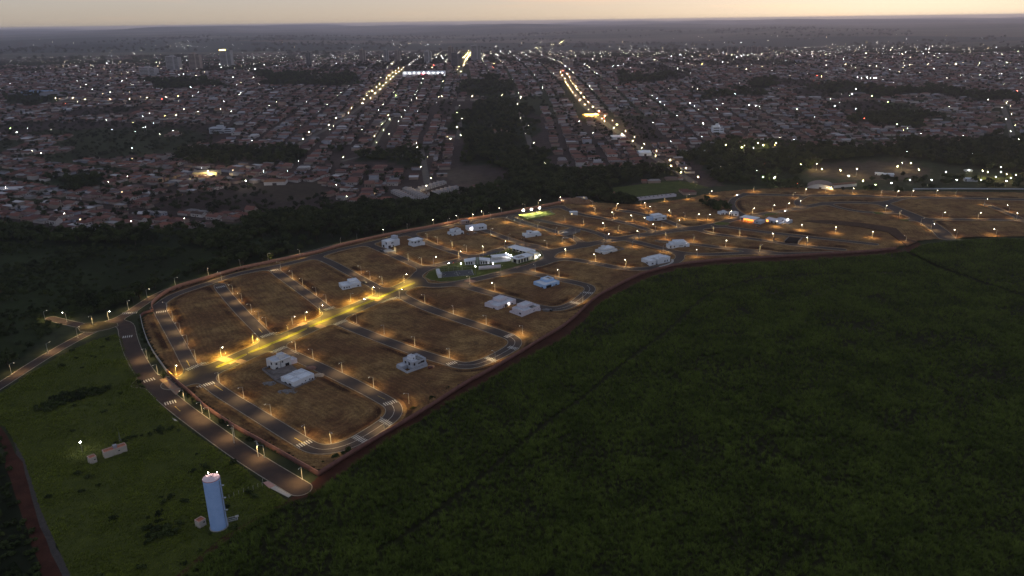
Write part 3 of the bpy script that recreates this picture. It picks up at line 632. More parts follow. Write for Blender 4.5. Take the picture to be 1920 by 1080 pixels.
lampdata2 = bpy.data.lights.new('avenue_lamp_light', 'SPOT'); lampdata2.energy = LAMP_POWER * 3.2; lampdata2.color = (1.0, .74, .14); lampdata2.spot_size = math.radians(160); lampdata2.spot_blend = .9; lampdata2.shadow_soft_size = .25
LAMP_H = 6.8
mb_pole = MB().tube((0, 0, 0), (0, 0, LAMP_H), .15, .09, 8).mesh('pole', M_pole)
mb_base = MB().tube((0, 0, -.05), (0, 0, .3), .34, .30, 8).mesh('footing', M_concrete)
mb_arm = MB().tube((0, 0, LAMP_H - .3), (1.3, 0, LAMP_H + .25), .06, .05, 6).tube((1.3, 0, LAMP_H + .25), (2.1, 0, LAMP_H + .32), .05, .045, 6).mesh('arm', M_metal)
mb_head = MB().prism([(1.95, -.14), (2.2, -.19), (2.75, -.15), (2.75, .15), (2.2, .19), (1.95, .14)], LAMP_H + .26, LAMP_H + .42).mesh('lamp_head', M_metal)
mb_lens = MB().ball((2.42, 0, LAMP_H + .16), .25, .22, .22, 8, 6).mesh('lamp_glass', M_lens)
mb_lens2 = MB().box(2.12, 2.68, -.1, .1, LAMP_H + .2, LAMP_H + .262).mesh('lamp_glass', M_lenslow)
TREES_ALL = ROADS + OUTER
def make_lamp(p, lens, light, label, group):
    g = G(*p) if len(p) == 2 else np.array(p[:2]); z = float(hgt(*g)); 
    best = None
    for ri, (P, w) in enumerate(TREES_ALL):
        d = np.linalg.norm(P - g, axis=1); i = d.argmin()
        if best is None or d[i] - w / 2 < best[0]: best = (d[i] - w / 2, P[i], w, ri)
    if group: label = label + ' ' + STREET[best[3]]; group = group + ' ' + STREET[best[3]]
    v = best[1] - g; a = math.atan2(v[1], v[0])
    if best[0] < .9:                                          # keep the pole on the verge
        n = v / (np.linalg.norm(v) + 1e-6); g = best[1] - n * (best[2] / 2 + .9)
    o = thing('street_lamp', label, 'street lamp', (g[0], g[1], z + .1), a, group)
    link('pole', mb_pole, o); link('footing', mb_base, o); link('arm', mb_arm, o); h = link('lamp_head', mb_head, o)
    link('lamp_glass', mb_lens if lens else mb_lens2, h)
    if light:
        l = bpy.data.objects.new('lamp_light', light); COL.objects.link(l); l.parent = o; l.location = (2.42, 0, LAMP_H - .25)
    return o
for p in LAMP_LENS:
    av = sdf_at(np.array([G(*p)]), ROADS[:1])[0] < 4
    make_lamp(p, True, lampdata2 if av else lampdata, 'round-glass street lamp', 'round-glass lamps')
for p in LAMP_SHIELD:
    av = sdf_at(np.array([G(*p)]), ROADS[:1])[0] < 4
    make_lamp(p, False, lampdata2 if av else lampdata, 'flat-headed street lamp', 'flat-headed lamps')
# double-armed lamps standing on the median
mb_arm2 = MB().tube((-1.4, 0, 7.5), (1.4, 0, 7.5), .05, .05, 6).mesh('double_arm', M_frame); mb_pole2 = MB().tube((0, 0, 0), (0, 0, 7.6), .11, .07, 8).mesh('pole', M_frame)
mb_h2 = MB().box(-1.75, -1.2, -.14, .14, 7.5, 7.62).mesh('lamp_head', M_frame); mb_h3 = MB().box(1.2, 1.75, -.14, .14, 7.5, 7.62).mesh('lamp_head', M_frame); mb_g2 = MB().box(-1.7, -1.25, -.1, .1, 7.45, 7.49).mesh('lamp_glass', M_lenslow); mb_g3 = MB().box(1.25, 1.7, -.1, .1, 7.45, 7.49).mesh('lamp_glass', M_lenslow)
avl_ = bpy.data.lights.new('median_lamp_light', 'SPOT'); avl_.energy = LAMP_POWER * 5.0; avl_.color = (1.0, .76, .13); avl_.spot_size = math.radians(164); avl_.spot_blend = .9; avl_.shadow_soft_size = .3
for p in ((425,681.5),(485,655),(541,631.5),(603,603.5),(656,581.5),(712,557.5),(757,538.5)):
    g = G(*p); o = thing('median_lamp', 'thin dark double-armed lamp standing on the grass median', 'street lamp', (g[0], g[1], .22), math.radians(120), 'double-armed lamps on the avenue median')
    link('pole', mb_pole2, o); link('double_arm', mb_arm2, o)
    for hh, gg in ((mb_h2, mb_g2), (mb_h3, mb_g3)): q = link('lamp_head', hh, o); link('lamp_glass', gg, q)
    l = bpy.data.objects.new('median_lamp_light', avl_); COL.objects.link(l); l.parent = o; l.location = (0, 0, 7.3)
# street names of the avenue: two lamps with a transformer
for p in ((486.5,859),(441,833)):
    g = G(*p); o = thing('transformer_pole', 'concrete pole with grey transformer beside the outer road' if p[0] > 450 else 'tall bare concrete pole with crossarm beside the outer road', 'utility pole', (g[0] - .9, g[1] + 1.1, .05))
    MB().tube((0, 0, 0), (0, 0, 9.2), .22, .13, 8).build('pole', M_pole, o); MB().box(-1, 1, -.06, .06, 8.5, 8.65).build('crossarm', M_concrete, o)
    for x in (-.85, 0, .85): MB().tube((x, 0, 8.65), (x, 0, 8.9), .06, .04, 6).build('insulator', M_metal, o)
    if p[0] > 450: MB().tube((.45, 0, 6.7), (.45, 0, 7.7), .33, .33, 10).build('transformer', M_metal, o)

# ------------------------------------------------------------------ houses
def windowpart(par, face, s0, z0, w, h, x0, x1, y0, y1, lit=None, door=False):
    """a framed pane (or door) set on one outer face of a block: face in 'f','b','l','r'; s0 = start along that face"""
    t = .06; e = .05
    def bxx(a0, a1, zz0, zz1, out0, out1):
        if face == 'f': return (x0 + a0, x0 + a1, y0 - out1, y0 - out0, zz0, zz1)
        if face == 'b': return (x0 + a0, x0 + a1, y1 + out0, y1 + out1, zz0, zz1)
        if face == 'l': return (x0 - out1, x0 - out0, y0 + a0, y0 + a1, zz0, zz1)
        return (x1 + out0, x1 + out1, y0 + a0, y0 + a1, zz0, zz1)
    fr = MB()
    for q in ((s0 - e, s0, z0 - e, z0 + h + e), (s0 + w, s0 + w + e, z0 - e, z0 + h + e), (s0, s0 + w, z0 + h, z0 + h + e), (s0, s0 + w, z0 - e, z0)): fr.box(*bxx(*q, -.02, .07))
    if door:
        o = MB().box(*bxx(s0, s0 + w, z0, z0 + h, -.01, .04)).build('door', M_door, par); fr.build('frame', M_frame, o); return
    o = fr.build('window', M_frame, par); MB().box(*bxx(s0, s0 + w, z0, z0 + h, -.01, .03)).build('pane', lit or M_glass, o)
    if w > 1.4: MB().box(*bxx(s0 + w / 2 - .03, s0 + w / 2 + .03, z0, z0 + h, .02, .06)).build('mullion', M_frame, o)
def block(par, m, x0, x1, y0, y1, h, z0=0.0, par_h=.55, deck=True, wins=(), t=.2, roofm=None):
    w = MB().ring(x0, x1, y0, y1, z0 - (.3 if z0 == 0 else 0), h, t).build('wall', m, par)
    if deck:
        MB().box(x0 + t, x1 - t, y0 + t, y1 - t, h - par_h - .2, h - par_h).build('roof_deck', roofm or M_deck, par)
    for a in wins: windowpart(par, a[0], a[1], a[2], a[3], a[4], x0, x1, y0, y1, door=(len(a) > 5 and a[5] == 'd'), lit=(a[5] if len(a) > 5 and a[5] != 'd' else None))
    return w
def house(name, label, A, B, depth, cat='house', lift=0.0):
    """local axes: x runs along the front from A to B, y goes back; returns (root, front length)"""
    a = G(*A); b_ = G(*B); v = b_ - a; L = float(np.linalg.norm(v))
    return thing(name, label, cat, (a[0], a[1], lift + .12), math.atan2(v[1], v[0])), L
def tankbox(par, m, x0, x1, y0, y1, z0, z1): block(par, m, x0, x1, y0, y1, z1, z0, .3)

# 1 two-storey house beside the one-storey one, shared unfinished yard
o, L = house('two_storey_house', 'white two-storey flat-roofed house with a chimney pipe, in a rough walled yard', (515,697), (547,685), 9)
block(o, M_white2, 0, L, 0, 8.5, 6.3, wins=[('f', 1, .9, 1.6, 1.2), ('f', L - 4.2, .2, 2.6, 2.4), ('f', L - 6.5, 3.9, 1.0, 1.0), ('f', 1.2, 3.9, 1.2, 1.1), ('l', 2, 3.7, 1.4, 1.5), ('l', 4.5, .9, 1.8, 1.3), ('r', 2, .1, 1.1, 2.2, 'd')])
tankbox(o, M_white2, L * .5, L * .8, 2.2, 6.2, 5.8, 8.2); MB().box(L * .05, L * .95, -.9, -.02, 6.0, 6.2).build('canopy', M_white2, o)
MB().tube((L * .38, -.12, .1), (L * .38, -.12, 6.8), .14, .14, 8).build('downpipe', M_frame, o)
block(o, M_pink, L + .05, L + 4.5, .5, 5.5, 3.0, par_h=.3)
o, L = house('one_storey_house', 'white one-storey house with stepped bright roof parapets beside the rough yard', (551,729.5), (590,712.5), 12)
block(o, M_white, 0, L, 0, 12, 4.2, wins=[('f', 8.2, 1.7, .6, .6), ('f', 5.5, .6, .8, .7), ('f', 11, 1.5, 1.0, .6), ('f', 14 if L > 15.5 else L - 2, .9, 1.0, .8), ('l', 2, .2, 2.4, 2.3, 'd'), ('l', 6.5, .9, 2.0, 1.2), ('r', 4, .2, 3.2, 2.4, 'd')], roofm=M_metalroof, par_h=.7)
MB().box(L * .42, L * .44, .25, 11.75, 3.3, 4.4).build('parapet', M_white, o); MB().box(.25, L * .42, 5.4, 5.65, 3.3, 4.3).build('parapet', M_white, o); MB().box(L * .44, L - .25, 7.2, 7.45, 3.3, 4.3).build('parapet', M_white, o)
MB().box(L * .1, L * .4, 6.4, 10.8, 3.52, 3.72).build('roof_panel', M_metalroof, o); MB().box(L * .5, L * .92, 1.2, 6.6, 3.52, 3.7).build('roof_panel', M_metalroof, o); tankbox(o, M_white, L * .5, L * .72, 8, 11, 3.4, 5.0)
a = G(493,699)
o = thing('yard_wall', 'rough unfinished block walls enclosing the yard around the two white houses', 'wall', (0, 0, 0))
for i, (p, q) in enumerate(zip([(493,697),(520,718),(551,731),(592,714)], [(520,718),(551,731),(592,714),(597,703)])):
    A_, B_ = G(*p), G(*q); v = (B_ - A_); L = float(np.linalg.norm(v)); s = MB().box(0, L, -.12, .12, -.2, (2.4, 2.2, 1.7, 1.2)[i]).build('wall_section', M_block, o); s.location = (A_[0], A_[1] - .5, 0); s.rotation_euler[2] = math.atan2(v[1], v[0])
for p, q, h in (((493,697),(510,690),2.2), ((520,718),(533,709),2.4), ((533,709),(556,700),2.2), ((512,705),(530,697),1.8)):
    A_, B_ = G(*p), G(*q); v = (B_ - A_); L = float(np.linalg.norm(v)); s = MB().box(.15, L - .15, -.12, .12, -.2, h).build('wall_section', M_block, o); s.location = (A_[0], A_[1], 0); s.rotation_euler[2] = math.atan2(v[1], v[0])
sheet('yard_floor', GP([(494,697),(520,717),(551,730),(560,722),(562,700),(547,688),(515,697)]), 1.55, mat('yard_concrete', (.085, .070, .065), .95, (.20, .165, .15), .25, .3, 3), th=1.6)
def heap(name, label, p, rx, ry, h, m, n=26):
    g = G(*p); mb = MB(); rr = random.Random(int(p[0] * 31 + p[1])); K_ = 12
    for i in range(K_): t0, t1 = 2 * PI * i / K_, 2 * PI * (i + 1) / K_; mb.poly([(rx * math.cos(t0), ry * math.sin(t0), -1.1), (rx * math.cos(t1), ry * math.sin(t1), -1.1), (rx * .3 * math.cos(t1), ry * .3 * math.sin(t1), h * .6), (rx * .3 * math.cos(t0), ry * .3 * math.sin(t0), h * .6)])
    mb.poly([(rx * .3 * math.cos(2 * PI * i / K_), ry * .3 * math.sin(2 * PI * i / K_), h * .6) for i in range(K_)]); n = n * 3
    for i in range(n):
        a = rr.random() * 2 * PI; q = math.sqrt(rr.random()); x, y = rx * q * math.cos(a), ry * q * math.sin(a); s = rr.uniform(.15, .5) if h < 3 else rr.uniform(1.5, 3.5); mb.ball((x, y, h * (1 - q) * .7), s * 1.3, s, s * .6, 6, 4)
    o = mb.build(name, m); o.location = (g[0], g[1], 1.0); return tag(o, label, 'rubble')
M_rub = mat('rubble', (.13, .11, .105), .95, (.26, .235, .225), 1.5); M_sand = mat('builders_sand', (.40, .30, .22), .95, (.48, .37, .28), 1)
heap('rubble_heap', 'pale rubble heap on the ground behind the yard of the white houses', (505,722), 4, 3, .9, M_rub); heap('rubble_heap', 'long low rubble heap in the dry grass below the one-storey house', (540,737), 6, 3, .7, M_rub, 40)
heap('sand_heap', 'pinkish sand heap at the kerb beside the one-storey house', (598,706), 3, 2.4, 1.2, M_sand); heap('rubble_heap', 'broken brick heap at the street corner of the white houses', (584,692), 3, 2, .9, mat('broken_brick', (.22, .10, .07), .95, (.32, .2, .16), 1.5))
# 3 big grey two-storey house
o, L = house('two_storey_house', 'large grey two-storey house with black open pool court', (763.5,703.5), (802,689.5), 12)
dq = 11.5
w = MB().ring(0, L, 0, dq, -.3, 2.6, .2).build('wall', M_greyr, o)
block(o, M_greyr, L * .30, L - .3, .9, dq - .8, 6.4, wins=[('f', 1.2, 3.9, 1.0, 1.6), ('f', L*.3, 4.1, 1.6, .7), ('f', L*.42, 4.2, 2.6, 1.1), ('f', L*.3, 1.4, .8, .9), ('f', L*.4, 1.4, 1.7, .9), ('l', 2.2, 3.8, 1.6, 1.8), ('l', 6.2, 3.8, 1.6, 1.4)])
tankbox(o, M_white, L * .42, L * .62, 4.2, 8.4, 5.9, 8.4); MB().box(L * .28, L - .1, .5, dq - .4, 3.1, 3.35).build('floor_band', M_greyr, o)
block(o, M_greyr, .25, L * .29, 6.0, dq - .3, 3.4, par_h=.35); MB().box(.3, L * .29, .3, 5.9, -.2, .12).build('pool_court', M_black, o)
MB().box(L * .66, L * .9, 2.0, 8.5, 5.86, 6.1).build('solar_panel', M_glass, o); windowpart(o, 'f', L * .42 + 1.5, 6.6, .6, .8, 0, L, 4.2, 8.4)
g = G(815,691.5); o = thing('rubbish_skip', 'dark red metal skip at the kerb by the grey two-storey house', 'skip', (g[0] - 2.5, g[1] - 1, .1), .4)
MB().ring(-1.3, 1.3, -.9, .9, .1, 1.9, .08).build('body', mat('skip_red', (.12, .03, .025), .7), o); MB().box(-1.25, 1.25, -.85, .85, .12, 1.5).build('load', M_rub, o)
heap('sand_heap', 'orange sand heap between the grey house and the skip', (808,690.5), 2.4, 2, 1.1, mat('orange_sand', (.42, .22, .11), .95, (.5, .28, .15), 1))
# 4, 5 pinkish pair
o, L = house('one_storey_house', 'pinkish-white one-storey house with dark patio opening and a lit lamp', (933.5,584.5), (967.5,570), 12)
block(o, M_pink, 0, L, 0, 13, 3.9, wins=[('f', L * .30, 1.0, .6, 1.2), ('f', L * .64, 1.6, .7, .8), ('f', L * .74, .9, 1.6, 1.1), ('l', 3, .9, 1.6, 1.1), ('r', 3, .2, 2.6, 2.4, 'd')])
block(o, M_pink, L * .42, L * .82, 6, 12.6, 5.6, 3.4, par_h=.4); MB().box(L * .38, L * .56, -.05, .4, .6, 3.3).build('patio_opening_shade', M_black, o)  # solid black box painted as the shade inside the patio
MB().ball((L * .58, -.25, 2.6), .3, .3, .3).build('wall_lamp', M_bulbw, o); tankbox(o, M_pink, L * .1, L * .25, 9, 12, 3.3, 4.6)
o, L = house('one_storey_house', 'pinkish-white stepped house with high front block and long side wall, near the brown boundary wall', (978.5,597), (1013.5,583.5), 12)
MB().ring(-.0, L, 0, 12.5, -.3, 2.3, .18).build('wall', M_pink, o)
block(o, M_pink, L * .12, L - .3, .22, 12.1, 4.6, wins=[('f', L * .3, .9, .5, 1.6), ('f', L * .5, 1.9, 1.5, .8), ('f', L * .78, .6, .5, 2.0), ('l', 3, 1.2, 1.6, 1.3)])
block(o, M_pink, L * .35, L * .85, 5.2, 11.8, 6.1, 4.1, par_h=.4); MB().box(L * .62, L * .86, 1.2, 4.6, 4.06, 4.3).build('roof_opening_shade', M_black, o)  # black slab on the deck drawn as the dark of an opening in shade
heap('sand_heap', 'pale sand and block heap beside the stepped pinkish house', (1024,583), 3, 1.8, .9, M_rub)
# 6 blue
o, L = house('one_storey_house', 'pale blue one-storey house with raised bright roof block and dark patio', (1021,544), (1049,535.5), 12)
block(o, M_blue, 0, L, 0, 13, 3.9, wins=[('f', L * .6, 1.4, .8, .6), ('f', L * .72, 1.3, 1.6, .8), ('l', 2, 1.0, 1.4, 1.0), ('r', 3, .2, 3, 2.4, 'd')], roofm=M_metalroof)
block(o, M_blue, L * .42, L * .92, 5, 12.4, 5.5, 3.4, par_h=.35, roofm=M_metalroof); MB().box(L * .12, L * .45, -.06, .3, 1.0, 3.0).build('patio_opening_shade', M_black, o); MB().box(L * .68, L * .86, 5.4, 11, 5.17, 5.35).build('solar_panel', M_glass, o)  # patio shade is a black box set in the front wall
# 7 white with three windows
o, L = house('one_storey_house', 'bright white house with three small dark windows beside the avenue', (642.5,545), (678,539), 11)
block(o, M_white, 0, L * .5, 0, 10.5, 3.7, wins=[('f', 1.0, 1.5, 1.0, 1.0), ('f', 3.2, 1.5, .9, 1.0), ('f', 5.0, 1.5, .9, 1.0), ('l', 3, 1.2, 1.4, 1.1)], roofm=M_metalroof)
block(o, M_white, L * .5 + .02, L, .6, 11, 4.1, wins=[('r', 2, .1, 3.2, 2.5, 'd'), ('f', L * .3, 1.2, 1.2, 1.0)], roofm=M_metalroof); block(o, M_white, L * .45, L * .92, 3.6, 10, 5.6, 3.6, par_h=.35, roofm=M_metalroof)
# 8, 9
o, L = house('two_storey_house', 'tall narrow white house with a rear tower block near the north wall', (727,466.5), (750,460.5), 9)
block(o, M_white, 0, L, 0, 9, 6.6, wins=[('f', 4.5, 4.0, 2.4, .9), ('f', 1.0, .1, 2.6, 2.4, 'd'), ('l', 1.0, 3.8, 1.6, 2.0), ('l', 5, .2, 2.6, 2.3, 'd'), ('f', 6, .9, 1.4, 1.0)], roofm=M_metalroof); block(o, M_greyr, L * .76, L + .6, 3, 8.6, 9.2, 0, par_h=.4)
g = G(727,470.5); sheet('house_terrace', GP([(717,470),(728,466.8),(741,466),(738,472),(722,473.5)]), .3, M_concrete, th=.3)
o, L = house('two_storey_house', 'white two-storey house with wide overhanging roof and a dark pole', (776,464.5), (797,459.5), 9)
block(o, M_white, 0, L, 0, 9, 3.2, par_h=.2); block(o, M_white, .6, L - 2.5, .4, 8.4, 6.0, 3.1, par_h=.2, wins=[('f', 1, 3.9, 1.6, 1.1), ('f', 4.5, 3.9, 2.2, 1.1), ('l', 2, 3.8, 1.6, 1.3)]); MB().box(-.6, L - 1.6, -.6, 9.4, 6.02, 6.4).build('roof', M_metalroof, o)
MB().tube((L * .42, -.8, 0), (L * .42, -.8, 7.2), .1, .08, 6).build('pole', M_frame, o); MB().box(-5.5, -.4, .5, 8, -.2, .25).build('terrace', M_greyr, o)
o, L = house('two_storey_house', 'white stepped house with dark roof panels beside a lit bright white house', (848.5,444.5), (870,440), 9)
block(o, M_white, 0, L, 0, 9, 3.6, wins=[('f', 2, 1, 1.5, 1.1), ('l', 2, 1, 2, 1.2), ('f', L - 3.5, .2, 2.4, 2.3, 'd')]); block(o, M_white, L * .18, L * .85, 2, 8.6, 6.0, 3.4, par_h=.3, wins=[('f', 1.5, 4.2, 1.6, .9)]); MB().box(L * .45, L * .78, 3, 7, 5.72, 5.9).build('solar_panel', M_glass, o)
o, L = house('one_storey_house', 'bright white long house with a glowing porch lamp, back to the creek woods', (887,433.5), (913,430), 8)
block(o, M_white, 0, L, 0, 9, 4.4, wins=[('f', L * .45, 1.6, 1.4, 1.3), ('f', L * .62, 1.6, 1.8, 1.3), ('l', 2, .3, 2.2, 2.4, 'd')]); block(o, M_white, -5, -.05, 1, 8, 4.8, wins=[('f', .6, .4, .8, 2.6)]); MB().ball((-1.0, .4, 2.6), .38).build('porch_lamp', M_bulbw, o); MB().prism([(L * .4, -1.2), (L * .75, -1.2), (L * .75, -.05), (L * .4, -.05)], 3.2, 3.45).build('awning', M_greyr, o)
o, L = house('brick_outbuilding', 'small pinkish brick outbuilding against the north wall', (866,421), (881,418.8), 6, 'outbuilding')
block(o, mat('pale_brick', (.34, .22, .18), .9, (.42, .28, .23), 1), 0, L, 0, 5, 3.4, wins=[('f', L * .55, .6, 1.2, 1.9), ('f', L * .78, .6, 1.2, 1.9)], roofm=M_deck)
o, L = house('one_storey_house', 'low white house with a raised block and long roof, pale drive beside it', (986,447.8), (1015,444.2), 8)
block(o, M_white, 0, L, 0, 9, 3.4, wins=[('f', L * .62, 1.2, 1.8, 1.0), ('l', 2, 1, 1.6, 1.1), ('r', 2, .2, 2.6, 2.3, 'd')], roofm=M_metalroof); block(o, M_white, L * .22, L * .5, 2, 7, 6.2, 3.2, par_h=.3, wins=[('f', 1.2, 4.7, 1.8, .7)]); MB().prism([(L * .5 + .05, 2.4), (L - .6, 2.4), (L - .6, 8.4), (L * .5 + .05, 8.4)], 3.1, 4.4).build('roof', M_metalroof, o)
sheet('driveway', GP([(1015,444.5),(1024,443.5),(1026,446),(1016,446.5)]), .5, M_concrete, th=.4)
o, L = house('unfinished_house', 'roofless grey block shell of a house under construction', (1058,443), (1088,436.5), 10)
MB().ring(0, L, 0, 11, -.3, 2.9, .22).build('wall', M_block, o); MB().box(L * .35, L * .37, .25, 10.75, -.2, 2.7).build('partition', M_block, o); MB().box(L * .37, L - .25, 5, 5.2, -.2, 2.6).build('partition', M_block, o); MB().box(.25, L * .3, .25, 5, 2.6, 3.0).build('slab', M_concrete, o)
for x in (0.05, L * .35, L * .7, L - .25): MB().box(x, x + .22, .0, .22, 2.95, 4.2).build('column', M_concrete, o)
heap('rubble_heap', 'pale rubble heap at the street side of the roofless shell', (1060,448), 3.4, 2, .8, M_rub)
o, L = house('small_hut', 'small white flat-roofed hut beside the floodlit pitch', (1069.5,404.5), (1083,404), 6, 'hut')
block(o, M_white2, 0, L, 0, 5, 3.6, wins=[('f', .9, .1, 1.2, 2.4, mat('warm_lit_pane', (.9, .7, .4), .5, emit=(1, .75, .4), estr=.9))]); MB().box(-.6, L + .3, -.8, 5.3, 3.62, 3.85).build('roof', M_metalroof, o)
o, L = house('one_storey_house', 'low white house with dark roof slot and a walled yard on one side', (1133,479.5), (1157.5,473), 11)
block(o, M_white2, 0, L, 0, 12, 3.2, wins=[('f', L * .4, 1.2, 3.4, .6), ('l', 3, 1, 1.5, 1.0)], roofm=M_metalroof); block(o, M_white2, L * .2, L * .95, 3, 11, 4.6, 3.0, par_h=.3, roofm=M_metalroof); tankbox(o, M_white2, L * .35, L * .55, 8, 10.6, 4.2, 6.0); MB().ring(L + .1, L + 9, 0, 9, -.3, 1.9, .18).build('yard_wall', M_block, o)
o, L = house('one_storey_house', 'white house of two blocks with porch gap beside a curved pale pavement', (1233.5,496), (1257.5,490.5), 12)
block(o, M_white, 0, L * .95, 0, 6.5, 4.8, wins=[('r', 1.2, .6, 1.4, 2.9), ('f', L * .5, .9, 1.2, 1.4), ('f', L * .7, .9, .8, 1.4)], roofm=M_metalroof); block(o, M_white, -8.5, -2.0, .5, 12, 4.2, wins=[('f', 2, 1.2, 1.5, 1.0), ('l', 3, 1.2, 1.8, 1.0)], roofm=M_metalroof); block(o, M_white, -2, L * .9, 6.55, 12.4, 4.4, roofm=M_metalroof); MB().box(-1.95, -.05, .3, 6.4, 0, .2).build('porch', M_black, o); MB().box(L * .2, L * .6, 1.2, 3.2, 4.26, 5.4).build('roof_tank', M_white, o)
ribbon('pavement', GP([(1236,500.5),(1252,496.5),(1262,491),(1260,486.5)]), 2.2, .23, M_concrete)
o, L = house('one_storey_house', 'blue-white house with raised U-shaped roof parapet', (1260,466.5), (1292.5,465), 11)
block(o, M_white, 0, L, 0, 11, 4.0, wins=[('f', L * .1, 1.3, 1.0, 1.2), ('f', L * .4, 2.0, 3.6, .6), ('f', L * .7, 1.2, 1.4, 1.0)], roofm=M_metalroof); block(o, M_white, L * .2, L * .85, 3, 10.6, 5.6, 3.6, par_h=.7, roofm=M_metalroof); block(o, M_white, -3.5, -.05, 1, 7, 3.2, wins=[('f', 2.0, .3, 1.0, 2.1, 'd')])
o, L = house('one_storey_house', 'blue-white house with stacked overhanging roof planes among empty lots', (1226,415), (1249.5,411.5), 9)
block(o, M_white, 0, L, 0, 10, 3.2, wins=[('f', 1.5, 1, 2.4, 1.2), ('f', L - 5, 1, 2.4, 1.2)]); MB().box(-.5, L + .6, -.7, 6, 3.22, 3.6).build('roof', M_metalroof, o); block(o, M_white, L * .1, L * .75, 3.2, 9.6, 5.0, 3.1, par_h=.2); MB().box(L * .06, L * .8, 2.6, 10, 5.02, 5.35).build('roof', M_metalroof, o); block(o, M_blue, -4.5, -.05, 1, 8, 4.0)
for nm, A_, B_, dp, lb in (('cabin', (1351,404.5), (1364,403), 6, 'square white cabin with dark windows, first of two by the dark shrubs'), ('cabin', (1366.5,405), (1384.5,405.5), 6, 'long white cabin between the square cabin and the restaurant')):
    o, L = house(nm, lb, A_, B_, dp, 'cabin'); block(o, M_white, 0, L, 0, dp, 3.6, wins=[('f', 1, .8, 1.2, 1.6), ('f', 3, .8, 1.2, 1.6)] + ([('f', 6.5, .9, 1.5, 1.3)] if L > 8.5 else [])); tankbox(o, M_white, L * .5, L * .8, 2, 4.5, 3.0, 4.6)
o, L = house('restaurant', 'long restaurant with pale pitched roof and glowing orange open front', (1388,415.5), (1413,420), 9, 'restaurant')
rl = L + 1
MB().prism([(-.8, -1.5), (rl, -1.5), (rl, 11), (-.8, 11)], 4.6, 5.0).build('roof', M_metalroof, o); block(o, M_white, .2, L, 6, 10.4, 4.6, par_h=.1, deck=False); block(o, M_greyr, L + .05, L + 7.5, -.5, 10, 4.0, wins=[('f', 3, 1.6, 1.4, 1.0)])
MB().box(.4, L - .4, 5.75, 5.95, .4, 3.6).build('lit_back_wall', M_orange, o)
for i in range(5): MB().box(.2 + i * (L - .6) / 4, .45 + i * (L - .6) / 4, -1.2, -.95, -.2, 4.6).build('column', M_white, o)
for i in range(4): MB().box(1.5 + i * 3.4, 3.1 + i * 3.4, .8 + (i % 2) * 1.8, 1.6 + (i % 2) * 1.8, -.2, .8).build('counter', M_rust, o)
lt = bpy.data.lights.new('restaurant_light', 'AREA'); lt.energy = 900; lt.color = (1, .38, .08); lt.shape = 'RECTANGLE'; lt.size = 12; lt.size_y = 3; lo = bpy.data.objects.new('restaurant_light', lt); COL.objects.link(lo); lo.parent = o; lo.location = (L * .5, 2.2, 4.45)
o, L = house('sales_office', 'pinkish low-pitched building with a round orange sign on its gable', (1436,417), (1459.5,422.5), 9, 'office')
block(o, M_greyr, 0, L, 0, 9, 3.4, deck=False, wins=[('f', L * .4, .8, 2.0, 1.6), ('f', L * .7, .8, 2.0, 1.6)]); MB().poly([(-.8, -.9, 3.5), (L + .6, -.9, 3.3), (L + .6, 5, 4.9), (-.8, 5, 5.0)]).poly([(-.8, 5, 5.0), (L + .6, 5, 4.9), (L + .6, 10, 3.3), (-.8, 10, 3.4)]).build('roof', M_pink, o)
MB().tube((1.6, -.15, 2.2), (1.6, -.3, 2.2), 1.5, 1.5, 16).build('round_sign', mat('glowing_orange_sign', (.6, .2, .04), .6, emit=(1, .34, .06), estr=1.5), o); block(o, M_greyr, L * .4, L + 5, 9.2, 16, 4.2); MB().ball((L + 4, 8.8, 5.4), .55).build('roof_lamp', M_bulbw, o)
o, L = house('sunken_foundation', 'dark sunken foundation with one low grey wall in dry grass', (1471,455), (1496,457.5), 12, 'foundation')
MB().prism([(0, 0), (L, 0), (L + 2, 17), (2, 17)], -.3, 1.4).build('pit_floor', mat('pit_dark', (.02, .014, .013), .97), o); s = MB().box(0, 17, -.12, .12, -.3, 2.8).build('wall', M_block, o); s.location = (L, 0, 0); s.rotation_euler[2] = math.radians(83); s = MB().box(0, 17, -.12, .12, -.3, 2.2).build('wall', M_block, o); s.location = (0, 0, 0); s.rotation_euler[2] = math.radians(83)

# ------------------------------------------------------------------ clubhouse, court and pitch
o, L = house('clubhouse', 'cream clubhouse with pale low roof and dark glazed bays on the oval island', (971,495), (999.5,487), 9, 'clubhouse', .15)
M_cream = mat('cream_wall', (.52, .48, .38), .8, (.58, .54, .44), .6)
block(o, M_cream, 0, L, 0, 8, 3.9, deck=False, wins=[('f', .8 + i * 3.3, .2, 1.7, 3.0) for i in range(4)] + [('l', 2, .2, 3.6, 3.0)])
MB().box(-1.2, L + .2, -1.2, 8.6, 3.92, 4.5).build('roof', M_metalroof, o); MB().box(1.5, L * .5, .6, 5.5, 4.52, 4.7).build('solar_panel', M_glass, o)
block(o, M_cream, L + .25, L + 6.5, -1.4, 8.5, 5.4, wins=[('f', 2, 1, 1.2, 1.2)], roofm=M_metalroof)
o, L = house('clubhouse', 'long clubhouse wing with pale shed roof over a dark open veranda, behind the court garden', (956,472), (992,481.5), 8, 'clubhouse', .15)
MB().box(-1, L + 1, -1.6, 8, 4.1, 4.6).build('roof', M_metalroof, o); block(o, M_cream, 0, L, 3.5, 7.5, 4.1, deck=False, wins=[('f', 1 + i * 4.2, .3, 2.8, 2.6) for i in range(int((L - 3) / 4.2))])
for i in range(7): MB().box(.1 + i * (L - .5) / 6, .4 + i * (L - .5) / 6, -1.2, -.9, -.2, 4.1).build('column', M_frame, o)
o, L = house('reception_pavilion', 'white pavilion with butterfly roof halves and a tall grey-green pillar beside the court', (872,497), (918,495.5), 8, 'pavilion', .15)
